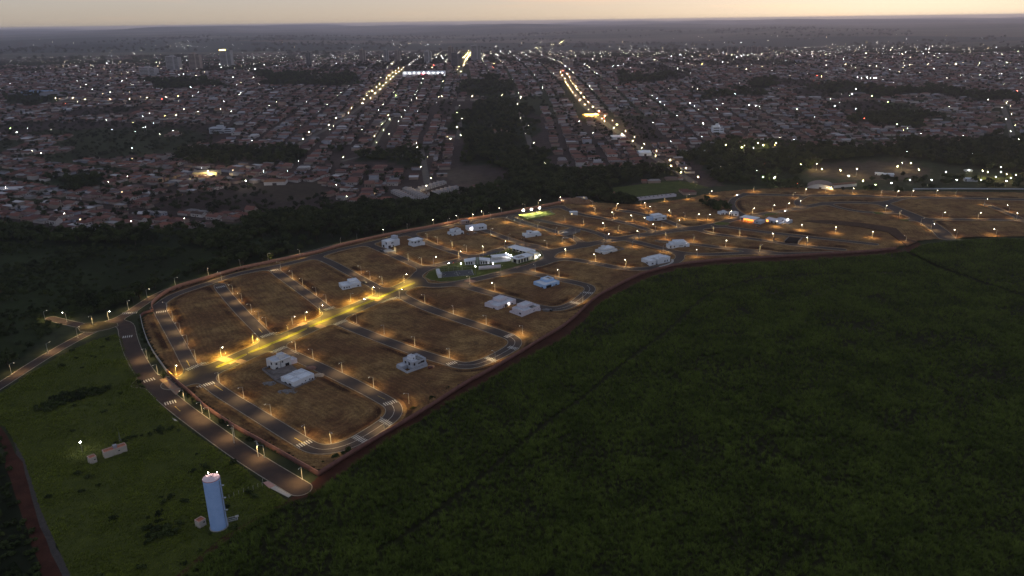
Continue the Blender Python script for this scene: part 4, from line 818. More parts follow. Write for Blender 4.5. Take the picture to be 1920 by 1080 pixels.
block(o, M_white, 0, L * .42, 0, 6, 3.0, deck=False, wins=[('f', 1.0 + i * 2.1, .3, 1.2, 2.2) for i in range(3)]); block(o, M_white, L * .6, L, 0, 6, 3.0, deck=False, wins=[('f', .8 + i * 2.1, .3, 1.2, 2.2) for i in range(3)])
for x0, x1, za, zb in ((-.8, L * .44, 3.1, 4.3), (L * .58, L + .8, 4.3, 3.1)):
    MB().poly([(x0, -1.2, za), (x1, -1.2, zb), (x1, 6.6, zb + .3), (x0, 6.6, za + .3)]).poly([(x0, -1.2, za - .25), (x0, 6.6, za + .05), (x1, 6.6, zb + .05), (x1, -1.2, zb - .25)]).poly([(x0, -1.2, za - .25), (x1, -1.2, zb - .25), (x1, -1.2, zb), (x0, -1.2, za)]).build('roof', M_metalroof, o)
MB().box(L * .465, L * .555, -.6, 2.4, -.2, 5.6).build('pillar', mat('pillar_green', (.22, .26, .22), .8), o)
sheet('pool_deck', GP([(920,494),(956,490),(960,483),(943,478),(920,483)]), .34, mat('white_paving', (.52, .50, .50), .8, (.6, .58, .58), .7), th=.12)
o, L = house('pool_canopy', 'flat white shade roof over the pool terrace between pavilion and clubhouse', (924,489.5), (956,486), 7, 'canopy', .15)
MB().box(0, L, 0, 7.5, 2.9, 3.15).build('roof', M_white, o)
for x in (.2, L - .4):
    for y in (.2, 7): MB().box(x, x + .2, y, y + .2, -.1, 2.9).build('post', M_metal, o)
o, L = house('solar_pergola', 'dark slatted pergola behind the pool terrace', (905,486.5), (938,478.5), 5, 'pergola', .15)
for i in range(9): MB().box(i * L / 9 + .1, i * L / 9 + L / 9 - .3, 0, 5, 2.7, 2.9).build('panel', M_plastic, o)
for x in (.2, L / 2, L - .4): MB().box(x, x + .2, .1, .3, -.1, 2.7).build('post', M_metal, o); MB().box(x, x + .2, 4.7, 4.9, -.1, 2.7).build('post', M_metal, o)
wall('garden_wall', GP([(898,506.5),(939,503)]), 3.4, .25, M_pink, 'pinkish-white garden wall between the sports court and the planted strip', cap=M_pink, smooth=0, pil=5)
# court
o, L = house('sports_court', 'dark fenced sports court with white circles and goals on the oval island', (829,521), (890,516), 15, 'sports court', .18)
W = 15.0
MB().box(0, L, 0, W, -.1, .03).build('surface', M_court, o)
def ringline(c, r, a0, a1, n=28, w=.16):
    mb = MB()
    for i in range(n):
        t0, t1 = a0 + (a1 - a0) * i / n, a0 + (a1 - a0) * (i + 1) / n
        mb.poly([(c[0] + (r - w) * math.cos(t0), c[1] + (r - w) * math.sin(t0), .045), (c[0] + r * math.cos(t0), c[1] + r * math.sin(t0), .045), (c[0] + r * math.cos(t1), c[1] + r * math.sin(t1), .045), (c[0] + (r - w) * math.cos(t1), c[1] + (r - w) * math.sin(t1), .045)])
    return mb
ringline((L / 2, W / 2), 2.6, 0, 2 * PI).build('circle_line', M_paint, o); ringline((.6, W / 2), 3.4, -PI / 2, PI / 2).build('goal_area_line', M_paint, o); ringline((L - .6, W / 2), 3.4, PI / 2, 3 * PI / 2).build('goal_area_line', M_paint, o)
for q in ((.5, .66, .5, W - .5), (L - .66, L - .5, .5, W - .5), (L / 2 - .08, L / 2 + .08, .66, W - .66), (.66, L - .66, .5, .66), (.66, L - .66, W - .66, W - .5)): MB().poly([(q[0], q[2], .05), (q[1], q[2], .05), (q[1], q[3], .05), (q[0], q[3], .05)]).build('court_line', M_paint, o)
for x in (.8, L - .8):
    MB().box(x - .06, x + .06, W / 2 - 1.5, W / 2 - 1.38, .03, 2.1).box(x - .06, x + .06, W / 2 + 1.38, W / 2 + 1.5, .03, 2.1).box(x - .06, x + .06, W / 2 - 1.38, W / 2 + 1.38, 1.98, 2.1).build('goal', M_carw, o)
for i in range(8): MB().tube((i * L / 7, W + .2, 0), (i * L / 7, W + .2, 4), .05, .05, 6).build('fence_post', M_metal, o)
for z_ in (2.0, 4.0): MB().box(0, L, W + .17, W + .23, z_ - .05, z_).build('fence_rail', M_metal, o)
nm_ = MB()
for i in range(60): nm_.box(i * L / 60, i * L / 60 + .02, W + .18, W + .2, .05, 3.9)
for i in range(12): nm_.box(0, L, W + .185, W + .205, .3 + i * .3, .32 + i * .3)
tag(nm_.build('fence_mesh', M_plastic, o), kind='stuff')
block(o, M_white2, -3.2, -.4, -.5, W, 3.2, deck=True, par_h=.1); MB().tube((L + .6, -.2, 0), (L + .6, -.2, 7.2), .14, .1, 8).build('light_mast', M_frame, o); MB().ball((L + .6, -.2, 7.4), .42).build('mast_lamp', M_bulbw, o)
# small garden lamps and plants of the island
for p, s in (((958.5,484),.42), ((949,480),.3), ((953.5,482),.3), ((1011.5,483.5),.36), ((924.6,499),.26), ((864.6,499.5),.3), ((1006,487.5),.28)):
    g = G(*p); o = thing('garden_lamp', 'glowing white ball lamp on a short post in the clubhouse garden', 'garden lamp', (g[0], g[1], .2), 0, 'ball lamps of the clubhouse garden')
    MB().tube((0, 0, 0), (0, 0, 2.0), .06, .05, 6).build('post', M_frame, o); MB().ball((0, 0, 2.0 + s), s).build('globe', M_bulbw, o)
    l = bpy.data.lights.new('globe_light', 'POINT'); l.energy = 90; l.color = (1, .9, .6); l.shadow_soft_size = .6; lo = bpy.data.objects.new('globe_light', l); COL.objects.link(lo); lo.parent = o; lo.location = (0, -.1, 3.4)
# floodlit pitch
PITCH_PX = [(971.5,405.5),(1029,397.5),(1041,404),(989,413.5)]
o_p = thing('football_pitch', 'small floodlit grass pitch glowing yellow-green below the north wall', 'pitch', (*G(1005,405), 0)); c0 = G(1005,405)
MB().prism([tuple(g - c0) for g in GP(PITCH_PX)], -.1, 1.7).build('turf', M_pitch, o_p)
for a, b_ in ((0, 1), (1, 2), (2, 3), (3, 0)):
    A_, B_ = GP(PITCH_PX)[a] - c0, GP(PITCH_PX)[b_] - c0; v = B_ - A_; n = np.array([-v[1], v[0]]) / np.linalg.norm(v) * .1; MB().poly([(*(A_ * .97 - n), 1.712), (*(B_ * .97 - n), 1.712), (*(B_ * .97 + n), 1.712), (*(A_ * .97 + n), 1.712)][::1]).build('touch_line', M_paint, o_p)
A_, B_ = GP(PITCH_PX)[1] - c0, GP(PITCH_PX)[2] - c0; m_ = (A_ + B_) / 2 * .95; v = (B_ - A_) / np.linalg.norm(B_ - A_)
MB().tube((*(m_ - v * 2.5), 1.7), (*(m_ - v * 2.5), 3.9), .07).tube((*(m_ + v * 2.5), 1.7), (*(m_ + v * 2.5), 3.9), .07).tube((*(m_ - v * 2.5), 3.9), (*(m_ + v * 2.5), 3.9), .07).build('goal', M_carw, o_p)
for p in ((981.5,404.5),(996.5,402.3),(1011.5,400)):
    g = G(*p); a = math.atan2(c0[1] - g[1], c0[0] - g[0]); o = thing('floodlight_mast', 'dazzling white floodlight on a mast beside the small pitch', 'floodlight', (g[0], g[1], .1), 0, 'floodlights of the small pitch')
    MB().tube((0, 0, 0), (0, 0, 5.6), .14, .1, 8).build('mast', M_metal, o); MB().box(-1.1, 1.1, -.2, .1, 5.5, 6.6).build('lamp_box', M_metal, o); MB().box(-1.0, 1.0, -.3, -.21, 5.55, 6.55).build('lamp_glass', M_flood, o)
    l = bpy.data.lights.new('flood_light', 'SPOT'); l.energy = 5000; l.color = (1, .98, .55); l.spot_size = math.radians(130); l.spot_blend = .5; l.shadow_soft_size = .5; lo = bpy.data.objects.new('flood_light', l); COL.objects.link(lo); lo.parent = o; lo.location = (0, -.5, 6); lo.rotation_euler = (math.radians(-50), 0, 0)

# ------------------------------------------------------------------ water tower and pump houses
g = G(411,987.5); o = thing('water_tower', 'tall pale blue cylindrical water tower with two lit lamps on top', 'water tower', (g[0], g[1], 0)); R_ = 3.4; HT = 24.0
mb = MB(); K = 48; zs = [0, .5] + [i * 2.4 for i in range(1, 10)] + [HT - .25]
for zz in zs:
    for i in range(K): mb.v.append((R_ * math.cos(2 * PI * i / K), R_ * math.sin(2 * PI * i / K), zz))
for a in range(len(zs) - 1):
    for i in range(K): j = (i + 1) % K; mb.f.append((a * K + i, a * K + j, (a + 1) * K + j, (a + 1) * K + i))
s = mb.build('tank_shell', M_tank, o); s.data.polygons.foreach_set('use_smooth', np.ones(len(s.data.polygons), bool))
for i in range(1, 10): MB().tube((0, 0, i * 2.4 - .03), (0, 0, i * 2.4 + .03), R_ + .012, R_ + .012, 48, False).build('weld_band', M_tank, o)
MB().tube((0, 0, HT - .25), (0, 0, HT - .05), R_ + .06, R_ + .06, 48).build('top_rim', M_red, o)
mb = MB(); mb.v = [(0, 0, HT + .75)] + [(R_ * math.cos(2 * PI * i / K), R_ * math.sin(2 * PI * i / K), HT - .04) for i in range(K)]; mb.f = [(0, 1 + i, 1 + (i + 1) % K) for i in range(K)]; mb.build('tank_roof', M_tankroof, o)
MB().tube((0, 0, 0), (0, 0, .35), R_ + .45, R_ + .45, 40).build('foundation', M_concrete, o); MB().tube((.2, .1, HT + .6), (.2, .1, HT + .95), .3, .3, 10).build('hatch', M_metal, o)
mb = MB(); ax = (math.cos(.1), math.sin(.1))
for sd in (-.22, .22): mb.tube(((R_ + .3) * ax[0] - sd * ax[1], (R_ + .3) * ax[1] + sd * ax[0], .3), ((R_ + .3) * ax[0] - sd * ax[1], (R_ + .3) * ax[1] + sd * ax[0], HT + .9), .03, .03, 5)
for i in range(58): mb.tube(((R_ + .3) * ax[0] + .22 * ax[1], (R_ + .3) * ax[1] - .22 * ax[0], .6 + i * .4), ((R_ + .3) * ax[0] - .22 * ax[1], (R_ + .3) * ax[1] + .22 * ax[0], .6 + i * .4), .02, .02, 4, False)
tag(mb.build('ladder', M_metal, o), kind='stuff')
for zz in (8, 14, 20): MB().box(R_ - .02, R_ + 1.2, -.1, .9, zz, zz + .12).build('rest_platform', M_metal, o); 
MB().tube((R_ + .12, -.8, .1), (R_ + .12, -.8, HT - 1), .11, .11, 8).build('riser_pipe', M_metal, o)
for a, r_ in ((2.3, .2), (.95, .14)):
    x, y = 2.9 * math.cos(a), 2.9 * math.sin(a); MB().tube((x, y, HT), (x, y, HT + .9), .04, .04, 6).build('lamp_post', M_metal, o); MB().ball((x, y, HT + 1.05), r_).build('lamp_globe', mat('tower_lamp', (1, 1, 1), .3, emit=(1, .88, .7), estr=30), o)
    l = bpy.data.lights.new('tower_light', 'POINT'); l.energy = 60; l.color = (1, .62, .5); l.shadow_soft_size = .2; lo = bpy.data.objects.new('tower_light', l); COL.objects.link(lo); lo.parent = o; lo.location = (x, y, HT + 1.6)
def tiled_hut(label, A_, B_, dp, h, tank=False, name='pump_house', roof='flat'):
    o, L = house(name, label, A_, B_, dp, 'pump house'); M_b = mat('beige_render', (.42, .35, .30), .9, (.48, .41, .35), .7)
    MB().ring(0, L, 0, dp, -.3, h, .2).build('wall', M_b, o); MB().box(.2, L - .2, .2, dp - .2, h - .45, h - .25).build('roof_deck', M_tile, o)
    MB().ring(-.06, L + .06, -.06, dp + .06, h, h + .1, .34).build('coping', mat('pale_coping', (.5, .3, .25), .9), o)
    windowpart(o, 'f', L * .62, 1.6, .6, .5, 0, L, 0, dp); windowpart(o, 'r', dp * .3, .1, .9, 2.0, 0, L, 0, dp, door=True)
    if tank: MB().box(L * .45, L * .62, dp * .3, dp * .8, h - .2, h + 1.3).build('roof_tank', mat('grey_tank', (.3, .29, .32), .8), o)
    return o
tiled_hut('small beige hut with terracotta roof at the foot of the water tower', (375,991.5), (387.5,984), 3.2, 3.0)
tiled_hut('small square pump house with terracotta roof in the grass beside a bright lamp', (170,871.5), (183,866.5), 3.4, 3.2)
tiled_hut('long low beige pump house with terracotta roof and rooftop tank', (197,860.5), (239.5,846), 3.6, 3.3, True)
g = G(436,974); o = thing('valve_box', 'open concrete valve chamber on the ground beside the water tower', 'valve chamber', (g[0], g[1], 0), .4); MB().ring(-2.2, 2.2, -1.4, 1.4, -.2, .5, .25).build('chamber_wall', M_concrete, o); MB().box(1.2, 2.6, .2, 1.6, .5, .62).build('cover_slab', M_concrete, o); MB().tube((-1.9, 0, .25), (1.9, 0, .25), .18).build('pipe', M_metal, o)
g = G(226,829); o = thing('antenna_mast', 'thin lattice antenna mast behind the long pump house', 'antenna', (g[0], g[1], 0))
for a in range(3): MB().tube((.7 * math.cos(a * 2.1), .7 * math.sin(a * 2.1), 0), (0, 0, 5.8), .05, .03, 5).build('leg', M_metal, o)
for z_ in (1.2, 2.4, 3.6): r_ = .7 * (1 - z_ / 5.8); [MB().tube((r_ * math.cos(a * 2.1), r_ * math.sin(a * 2.1), z_), (r_ * math.cos((a + 1) * 2.1), r_ * math.sin((a + 1) * 2.1), z_), .03, .03, 4).build('brace', M_metal, o) for a in range(3)]
MB().tube((0, 0, 5.7), (0, 0, 8.2), .03, .02, 5).build('whip', M_metal, o)
g = G(154.7,848); o = thing('yard_lamp', 'bright white yard lamp on a thin pole beside the small pump house', 'yard lamp', (g[0], g[1], 0)); MB().tube((0, 0, 0), (0, 0, 5.6), .09, .06, 6).build('pole', M_pole, o); MB().ball((0, 0, 5.8), .42).build('lamp_globe', mat('yard_bulb', (1, 1, 1), .3, emit=(1, .97, .9), estr=90), o); MB().tube((0, 0, 6.15), (0, 0, 6.3), .3, .1, 8).build('lamp_cap', M_metal, o)
# wire fence posts by the tower
for i, p in enumerate([(430,935),(439,931),(448,927.5),(457,924),(466,921),(475,918),(484,914.5),(492,912),(493,905)]):
    g = G(*p); tag(MB().tube((0, 0, -.2), (0, 0, 1.9), .09, .08, 6).tube((0, 0, 1.9), (.25, 0, 2.3), .08, .06, 6).build('fence_post', M_pole), 'pale concrete fence post with bent top in the grass near the water tower', 'fence post', 'fence posts near the water tower').location = (g[0], g[1], 0)

# ------------------------------------------------------------------ cars
def car(label, p, q, paint, lights=False, group=None):
    a = G(*p); b_ = G(*q); v = b_ - a; o = thing('car', label, 'car', (a[0], a[1], .07), math.atan2(v[1], v[0]), group)
    prof = [(-2.1, .35), (-2.12, .8), (-1.75, .98), (-1.15, 1.42), (.35, 1.45), (1.05, 1.0), (1.95, .85), (2.1, .6), (2.08, .35)]; mb = MB(); n = len(prof)
    for y, k in ((-.86, 1), (-.70, 2), (.70, 2), (.86, 1)):
        for x, z in prof: mb.v.append((x, y, z if k == 2 else min(z, .95)))
    for r_ in range(3):
        for i in range(n): j = (i + 1) % n; mb.f.append((r_ * n + i, r_ * n + j, (r_ + 1) * n + j, (r_ + 1) * n + i))
    mb.f.append(tuple(range(n))); mb.f.append(tuple(range(4 * n - 1, 3 * n - 1, -1))); mb.build('body', paint, o)
    MB().poly([(.40, -.66, 1.42), (1.03, -.70, 1.04), (1.03, .70, 1.04), (.40, .66, 1.42)]).build('windscreen', M_glass, o).location = (.02, 0, .015)
    MB().poly([(-1.2, .66, 1.40), (-1.72, .70, 1.02), (-1.72, -.70, 1.02), (-1.2, -.66, 1.40)]).build('rear_window', M_glass, o).location = (-.02, 0, .015)
    for y in (-.80, .80): MB().poly([(-1.35, y, 1.0), (.8, y, 1.0), (.3, y * .96, 1.34), (-1.05, y * .96, 1.34)][::1 if y < 0 else -1]).build('side_window', M_glass, o).location = (0, math.copysign(.03, y), 0)
    for x in (-1.3, 1.3):
        for y in (-.8, .8): w = MB().tube((x, y - .11, .3), (x, y + .11, .3), .32, .32, 12).build('wheel', M_tyre, o); MB().tube((x, y - .12, .3), (x, y + .12, .3), .17, .17, 8).build('rim', M_metal, w)
    for y in (-.58, .58):
        MB().ball((2.02, y, .68), .12, .2, .11, 8, 4).build('headlight', M_head if lights else M_metal, o); MB().ball((-2.08, y, .76), .06, .18, .1, 8, 4).build('taillight', M_tail if lights else M_red, o)
    if lights:
        l = bpy.data.lights.new('headlight_beam', 'SPOT'); l.energy = 1500; l.color = (1, .93, .8); l.spot_size = math.radians(60); l.spot_blend = .6; l.shadow_soft_size = .1; lo = bpy.data.objects.new('headlight_beam', l); COL.objects.link(lo); lo.parent = o; lo.location = (2.3, 0, .8); lo.rotation_euler = (math.radians(80), 0, math.radians(-90))
    return o
car('white car with lit headlights driving down the avenue past the white house', (687,561.5), (677,565), M_carw, True)
car('car with glowing lights rounding the oval island behind the court', (845,494.5), (833,497.5), M_carg, True); car('car with bright headlights turning past the dark shrubs', (1384,366.5), (1376,368), M_carw, True); car('car with lit headlights beside the round lawn near the restaurant', (1474,396.5), (1466,398), M_carw, True)
car('dark car parked in front of the restaurant', (1420,426), (1428,426.5), M_black); car('dark car parked below the terrace of the tower-block house', (716,471.5), (722,472.5), M_black); car('dark car on the pale drive between the two lit white houses', (877,440.5), (882,441.5), M_black); car('dark car beside the long house with the porch lamp', (891,438.5), (897,438), M_carg)
car('dark car at the kerb behind the white three-window house', (684,530.5), (690,533.5), M_black); car('dark car beside the stepped pinkish house', (1032,583), (1026,581), M_black)

# ------------------------------------------------------------------ east side: curved hall, boulevard, white fence
o, L = house('curved_hall', 'large hall with pale curved roof and warm lit end wall by the tree-lined boulevard', (1512,354), (1562,357.5), 30, 'hall'); dp = 26; N_ = 12; mb = MB(); mw = MB()
arc = [(L * i / N_, 2.5 + 4.6 * math.sin(PI * i / N_) ** .8 if 0 < i < N_ else 2.5) for i in range(N_ + 1)]
for i in range(N_): (xa, za), (xb, zb) = arc[i], arc[i + 1]; mb.poly([(xa, -.5, za), (xb, -.5, zb), (xb, dp, zb), (xa, dp, za)]).poly([(xa, -.5, za - .25), (xa, dp, za - .25), (xb, dp, zb - .25), (xb, -.5, zb - .25)]).poly([(xa, -.5, za - .25), (xb, -.5, zb - .25), (xb, -.5, zb), (xa, -.5, za)])
mb.build('roof', mat('pinkish_metal_roof', (.17, .125, .11), .8, (.22, .16, .14), .3), o); MB().poly([(0, 0, -.2), (L, 0, -.2)] + [(x, 0, z - .25) for x, z in arc[::-1]]).build('end_wall', M_white2, o); MB().box(L * .46, L * .56, -.1, .1, 0, 3).build('door', M_door, o)
MB().box(0, .3, .1, dp, -.2, 2.3).build('side_wall', M_white2, o); MB().box(L - .3, L, .1, dp, -.2, 2.3).build('side_wall', M_white2, o)
l = bpy.data.lights.new('hall_lamp', 'POINT'); l.energy = 2600; l.color = (1, .72, .3); l.shadow_soft_size = .3; lo = bpy.data.objects.new('hall_lamp', l); COL.objects.link(lo); lo.parent = o; lo.location = (L * .93, -3.5, 4.2); MB().box(L * .91, L * .95, -3.7, -.1, 4.5, 4.65).build('lamp_bracket', M_metal, o); MB().ball((L * .93, -3.5, 4.25), .22).build('lamp_globe', M_lens, o)
o, L = house('long_shed', 'long low brown-roofed shed beside the curved hall', (1563,353), (1606,349), 10, 'shed'); block(o, M_white2, 0, L, 0, 9, 3.4, deck=False); MB().poly([(-.6, -.6, 3.4), (L + .6, -.6, 3.4), (L + .6, 5, 4.8), (-.6, 5, 4.8)]).poly([(-.6, 5, 4.8), (L + .6, 5, 4.8), (L + .6, 10, 3.4), (-.6, 10, 3.4)]).build('roof', mat('brown_roof', (.14, .075, .05), .9, (.2, .11, .075), .6), o)
wall('white_fence', GP([(1712,355.5),(1800,355),(1905,355.5),(1990,356)]), 1.5, .2, M_greyr, 'long low pale fence along the boulevard with trees', 'fence', pil=6, smooth=0)
for p0, p1, lb in (((1640,329),(1655,329.5),'small white vehicle shed on the bare event ground'), ((1657,331),(1676,331.5),'white awning-roofed stall on the bare event ground beside the shed'), ((1808,340),(1833,341),'long pale shed roof beyond the white fence'), ((1812,322.5),(1823,322.5),'brightly lit white kiosk at the edge of the dark woods')):
    o, L = house('shed', lb, p0, p1, 6, 'shed'); block(o, M_white, 0, L, 0, 7, 3.2, deck=False, wins=[('f', 1, .2, 1.5, 2.3, 'd')]); MB().poly([(-.4, -.5, 3.2), (L + .4, -.5, 3.2), (L + .4, 3.5, 4.4), (-.4, 3.5, 4.4)]).poly([(-.4, 3.5, 4.4), (L + .4, 3.5, 4.4), (L + .4, 7.5, 3.2), (-.4, 7.5, 3.2)]).build('roof', M_metalroof, o)
o, L = house('row_of_garages', 'row of grey roofless garages along the path by the meadow', (1197,376), (1268,368.5), 6, 'garage'); MB().ring(0, L, 0, 6, -.2, 2.6, .2).build('wall', M_pink, o)
for i in range(1, 9): MB().box(i * L / 9, i * L / 9 + .2, .2, 5.8, -.2, 2.5).build('partition', M_block, o)
heap('earth_mound', 'large bare orange earth mound at the end of the north wall', (1082,381), 17, 9, 6.5, mat('mound_earth', (.16, .085, .05), .97, (.22, .125, .07), .3, .5, 1), 60)

# ------------------------------------------------------------------ vegetation
M_leafd = foliage('dark_leaves', (.014, .020, .008), (.050, .062, .020), .06)
M_leafm = foliage('town_leaves', (.014, .018, .010), (.038, .045, .020), .06)
M_cane = foliage('cane_leaves', (.034, .048, .009), (.112, .140, .025), .045)
M_grass = foliage('field_grass', (.060, .074, .009), (.160, .180, .026), .05)
M_dry = foliage('dry_grass', (.10, .055, .022), (.30, .20, .085), .08)
def cards(blobs, n, size, rr, up=.35):
    """leaf clumps: small bent faces spread over and through several lobes"""
    V = []; Fc = []
    wts = [b[3] ** 2 for b in blobs]
    for _ in range(n):
        cx, cy, cz, r = rr.choices(blobs, wts)[0]
        d = Vector((rr.gauss(0, 1), rr.gauss(0, 1), rr.gauss(.25, .9))).normalized(); q = r * (rr.random() ** .4)
        p = Vector((cx, cy, cz)) + Vector((d.x * q, d.y * q, d.z * q * .8))
        nn = (d + Vector((rr.gauss(0, .6), rr.gauss(0, .6), rr.gauss(up, .6)))).normalized(); a = nn.orthogonal().normalized(); a = Matrix.Rotation(rr.random() * 6.28, 3, nn) @ a; b_ = nn.cross(a)
        s = size * rr.uniform(.6, 1.3); k = len(V)
        V += [tuple(p - a * s * .5), tuple(p - b_ * s * .45 - nn * s * .12), tuple(p + a * s * .5), tuple(p + b_ * s * .45 - nn * s * .1), tuple(p + nn * s * .12)]
        Fc += [(k, k + 1, k + 4), (k + 1, k + 2, k + 4), (k + 2, k + 3, k + 4), (k + 3, k, k + 4)]
    return V, Fc
def tree_mesh(i, n, size, kind='round'):
    rr = random.Random(100 + i); h = {'round': 8.5, 'tall': 12.5, 'wide': 7.5}[kind]; R = {'round': 4.2, 'tall': 3.4, 'wide': 5.6}[kind]; bl = []
    for k in range(9):
        a = rr.random() * 6.28; q = R * .62 * math.sqrt(rr.random()); bl.append((q * math.cos(a), q * math.sin(a), h * rr.uniform(.45, .82), R * rr.uniform(.38, .6)))
    bl.append((0, 0, h * .68, R * .62))
    V, Fc = cards(bl, n, size, rr); me = bpy.data.meshes.new('crown'); me.from_pydata(V, [], Fc); me.materials.append(M_leafd if i < 20 else M_leafm)
    mb = MB().tube((0, 0, -.4), (.15, .1, h * .55), .34, .2, 7)
    for k in range(4): b_ = bl[k]; mb.tube((.1, .05, h * .38), (b_[0] * .8, b_[1] * .8, b_[2]), .15, .06, 5)
    return me, mb.mesh('trunk', M_trunk)
TREE = [tree_mesh(0, 200, 1.5), tree_mesh(1, 190, 1.5, 'wide'), tree_mesh(2, 190, 1.4, 'tall'), tree_mesh(3, 180, 1.6), tree_mesh(4, 200, 1.5, 'wide'), tree_mesh(5, 170, 1.5)]
TREE_T = [tree_mesh(20 + i, 110, 1.7, k) for i, k in enumerate(('round', 'wide', 'round', 'tall', 'wide'))]
def joined(c, t, nm):
    bm = bmesh.new(); bm.from_mesh(c); me = bpy.data.meshes.new(nm); bm.to_mesh(me); bm.free(); me.materials.append(c.materials[0]); return me
def bush_mesh(i, n=90):
    rr = random.Random(300 + i); bl = [(rr.uniform(-1, 1), rr.uniform(-1, 1), rr.uniform(.5, 1.2), rr.uniform(.6, 1.1)) for _ in range(5)]; V, Fc = cards(bl, n, .62, rr); me = bpy.data.meshes.new('foliage'); me.from_pydata(V, [], Fc); me.materials.append(M_leafd)
    mb = MB()
    for k in range(4): mb.tube((0, 0, -.2), (bl[k][0] * .7, bl[k][1] * .7, bl[k][2]), .07, .03, 5)
    return me, mb.mesh('stem', M_trunk)
BUSH = [bush_mesh(i) for i in range(4)]
def jitter(poly, sp, dens=None, seed=1, lift=0, ymax=4200, rag=False):
    """jittered points on the land whose picture falls in a traced outline"""
    P = np.array([G(*p) for p in poly]); pad = 60 if rag else 0; x0, y0 = P.min(0) - pad; x1, y1 = P.max(0) + pad; y1 = min(y1, ymax); r = np.random.default_rng(seed)
    X, Y = np.meshgrid(np.arange(x0, x1, sp), np.arange(y0, y1, sp)); X = X.ravel() + r.uniform(-.75, .75, X.size) * sp; Y = Y.ravel() + r.uniform(-.75, .75, Y.size) * sp
    a, b_ = PXY(X, Y, hgt(X, Y))
    if rag: a, b_ = ragged(a, b_, X, Y)
    k = inpoly(a, b_, poly)
    if dens is not None: k &= r.random(X.size) < dens(X, Y)
    return np.stack([X[k], Y[k]], 1)
woodpts = []
fp = jitter(FOREST, 6.6, lambda x, y: np.where(vnoise(x, y, 55, 21) > .28, 1, .25), 1)
a, b_ = PXY(fp[:, 0], fp[:, 1], 0 * fp[:, 0]); sc = inpoly(a, b_, SCRUB)
keep = ~sc | ((vnoise(fp[:, 0], fp[:, 1], 34, 22) > .60) & (rng.random(len(fp)) < .6)); dd = sdf_at(fp, OUTER[:1]); keep &= dd > 4; fp = fp[keep]; sc = sc[keep]
fs = np.where(sc, rng.uniform(.35, .75, len(fp)), rng.uniform(.75, 1.35, len(fp)))
extra = [jitter(w, 8.0, lambda x, y: np.where(vnoise(x, y, 60, 25) > .36, .95, .25), 40 + i, rag=True) for i, w in enumerate(WOODS)]
extra.append(jitter([(1700,357),(1990,357.5),(1990,352.5),(1700,352.5)], 7, lambda x, y: .22 + 0 * x, 71)); extra.append(jitter([(1440,357),(1510,357),(1510,345),(1440,345)], 7, lambda x, y: .4 + 0 * x, 72)); extra.append(jitter([(1610,345),(1990,350),(1990,336),(1610,338)], 8, lambda x, y: .22 + 0 * x, 73)); extra.append(jitter([(1565,362),(1690,365),(1690,360),(1565,358)], 6, lambda x, y: .10 + 0 * x, 74))
extra.append(jitter([(1150,386),(1192,385),(1192,377),(1150,376)], 6, None, 75)); extra.append(jitter([(1330,385),(1372,396),(1345,398),(1300,380)], 4.5, lambda x, y: .8 + 0 * x, 76))
ex = np.concatenate(extra); es = rng.uniform(.75, 1.3, len(ex))
allp = np.concatenate([fp, ex]); alls = np.concatenate([fs, es])
qx, qy = PXY(allp[:, 0], allp[:, 1], hgt(allp[:, 0], allp[:, 1]) + 4); size = alls / np.hypot(allp[:, 0], allp[:, 1]); inf = (qx > 2) & (qx < 1918) & (qy < 1078)
order = np.argsort(-np.where(inf, size, 0)); ind = order[:298]; rest = np.setdiff1d(np.arange(len(allp)), ind)
KIND = ['round-crowned dark tree', 'broad low-crowned dark tree', 'tall narrow dark tree', 'round-crowned dark tree', 'broad low-crowned dark tree', 'round-crowned dark tree']
for n_, i in enumerate(ind):
    t = int(rng.integers(0, 6)); g = allp[i]; east = g[0] > 150
    wh = ' in the pasture scrub below the salmon wall' if inpoly(qx[i:i+1], qy[i:i+1] + 6, SCRUB)[0] else (' beside the curved hall and boulevard' if east else ' in the creek woods beyond the salmon wall')
    o = thing('tree', KIND[t] + wh, 'tree', (g[0], g[1], float(hgt(*g))), rng.uniform(0, 6.28), KIND[t] + 's' + wh); o.scale = (alls[i] * rng.uniform(.9, 1.15), alls[i] * rng.uniform(.9, 1.15), alls[i])
    link('crown', TREE[t][0], o); link('trunk', TREE[t][1], o)
P3 = np.c_[allp[rest], hgt(allp[rest, 0], allp[rest, 1])]
scatter('wood', P3, alls[rest], [joined(*TREE[i], 'wood_tree') for i in range(6)], 'dense dark woods along the creek and around the town', 'wood')
# bushes in the scrub and along the walls, each its own
bl_ = []
for line, n_, sd in (([(318,700),(345,722),(372,748),(400,768),(450,802),(500,830),(540,850)], 26, 5.5), ([(268,600),(276,625),(290,655),(306,682)], 24, 4.5), ([(620,870),(680,834),(740,796),(800,760),(850,728)], 16, 2.6), ([(1230,506),(1340,489),(1450,483),(1600,474)], 8, 2.5), ([(600,880),(625,868),(660,848)], 8, 4)):
    P = resample(GP(line), 1, 1); N = normals2(P)
    for k in range(n_): i = int(rng.integers(0, len(P))); sgn = -1 if line[0][0] < 330 else 1; bl_.append((P[i] + N[i] * rng.uniform(1.5, sd) * sgn, rng.uniform(.5, 1.25)))
for k, (p, s_) in enumerate(bl_):
    t = k % 4; d = sdf_at(p[None], ROADS)[0]
    if d < 1.2: continue
    wx, wy = PXY(p[0], p[1], 0); wh = 'inside the brown wall by the outer road' if 310 < wx < 590 and wy > 690 else ('in the dark strip behind the grey wall' if wx < 320 else 'at the foot of the brown wall facing the cane')
    o = thing('bush', 'dark leafy bush ' + wh, 'bush', (p[0], p[1], .05), rng.uniform(0, 6), 'bushes ' + wh); o.scale = (s_, s_, s_ * rng.uniform(.8, 1.2)); link('foliage', BUSH[t][0], o); link('stem', BUSH[t][1], o)
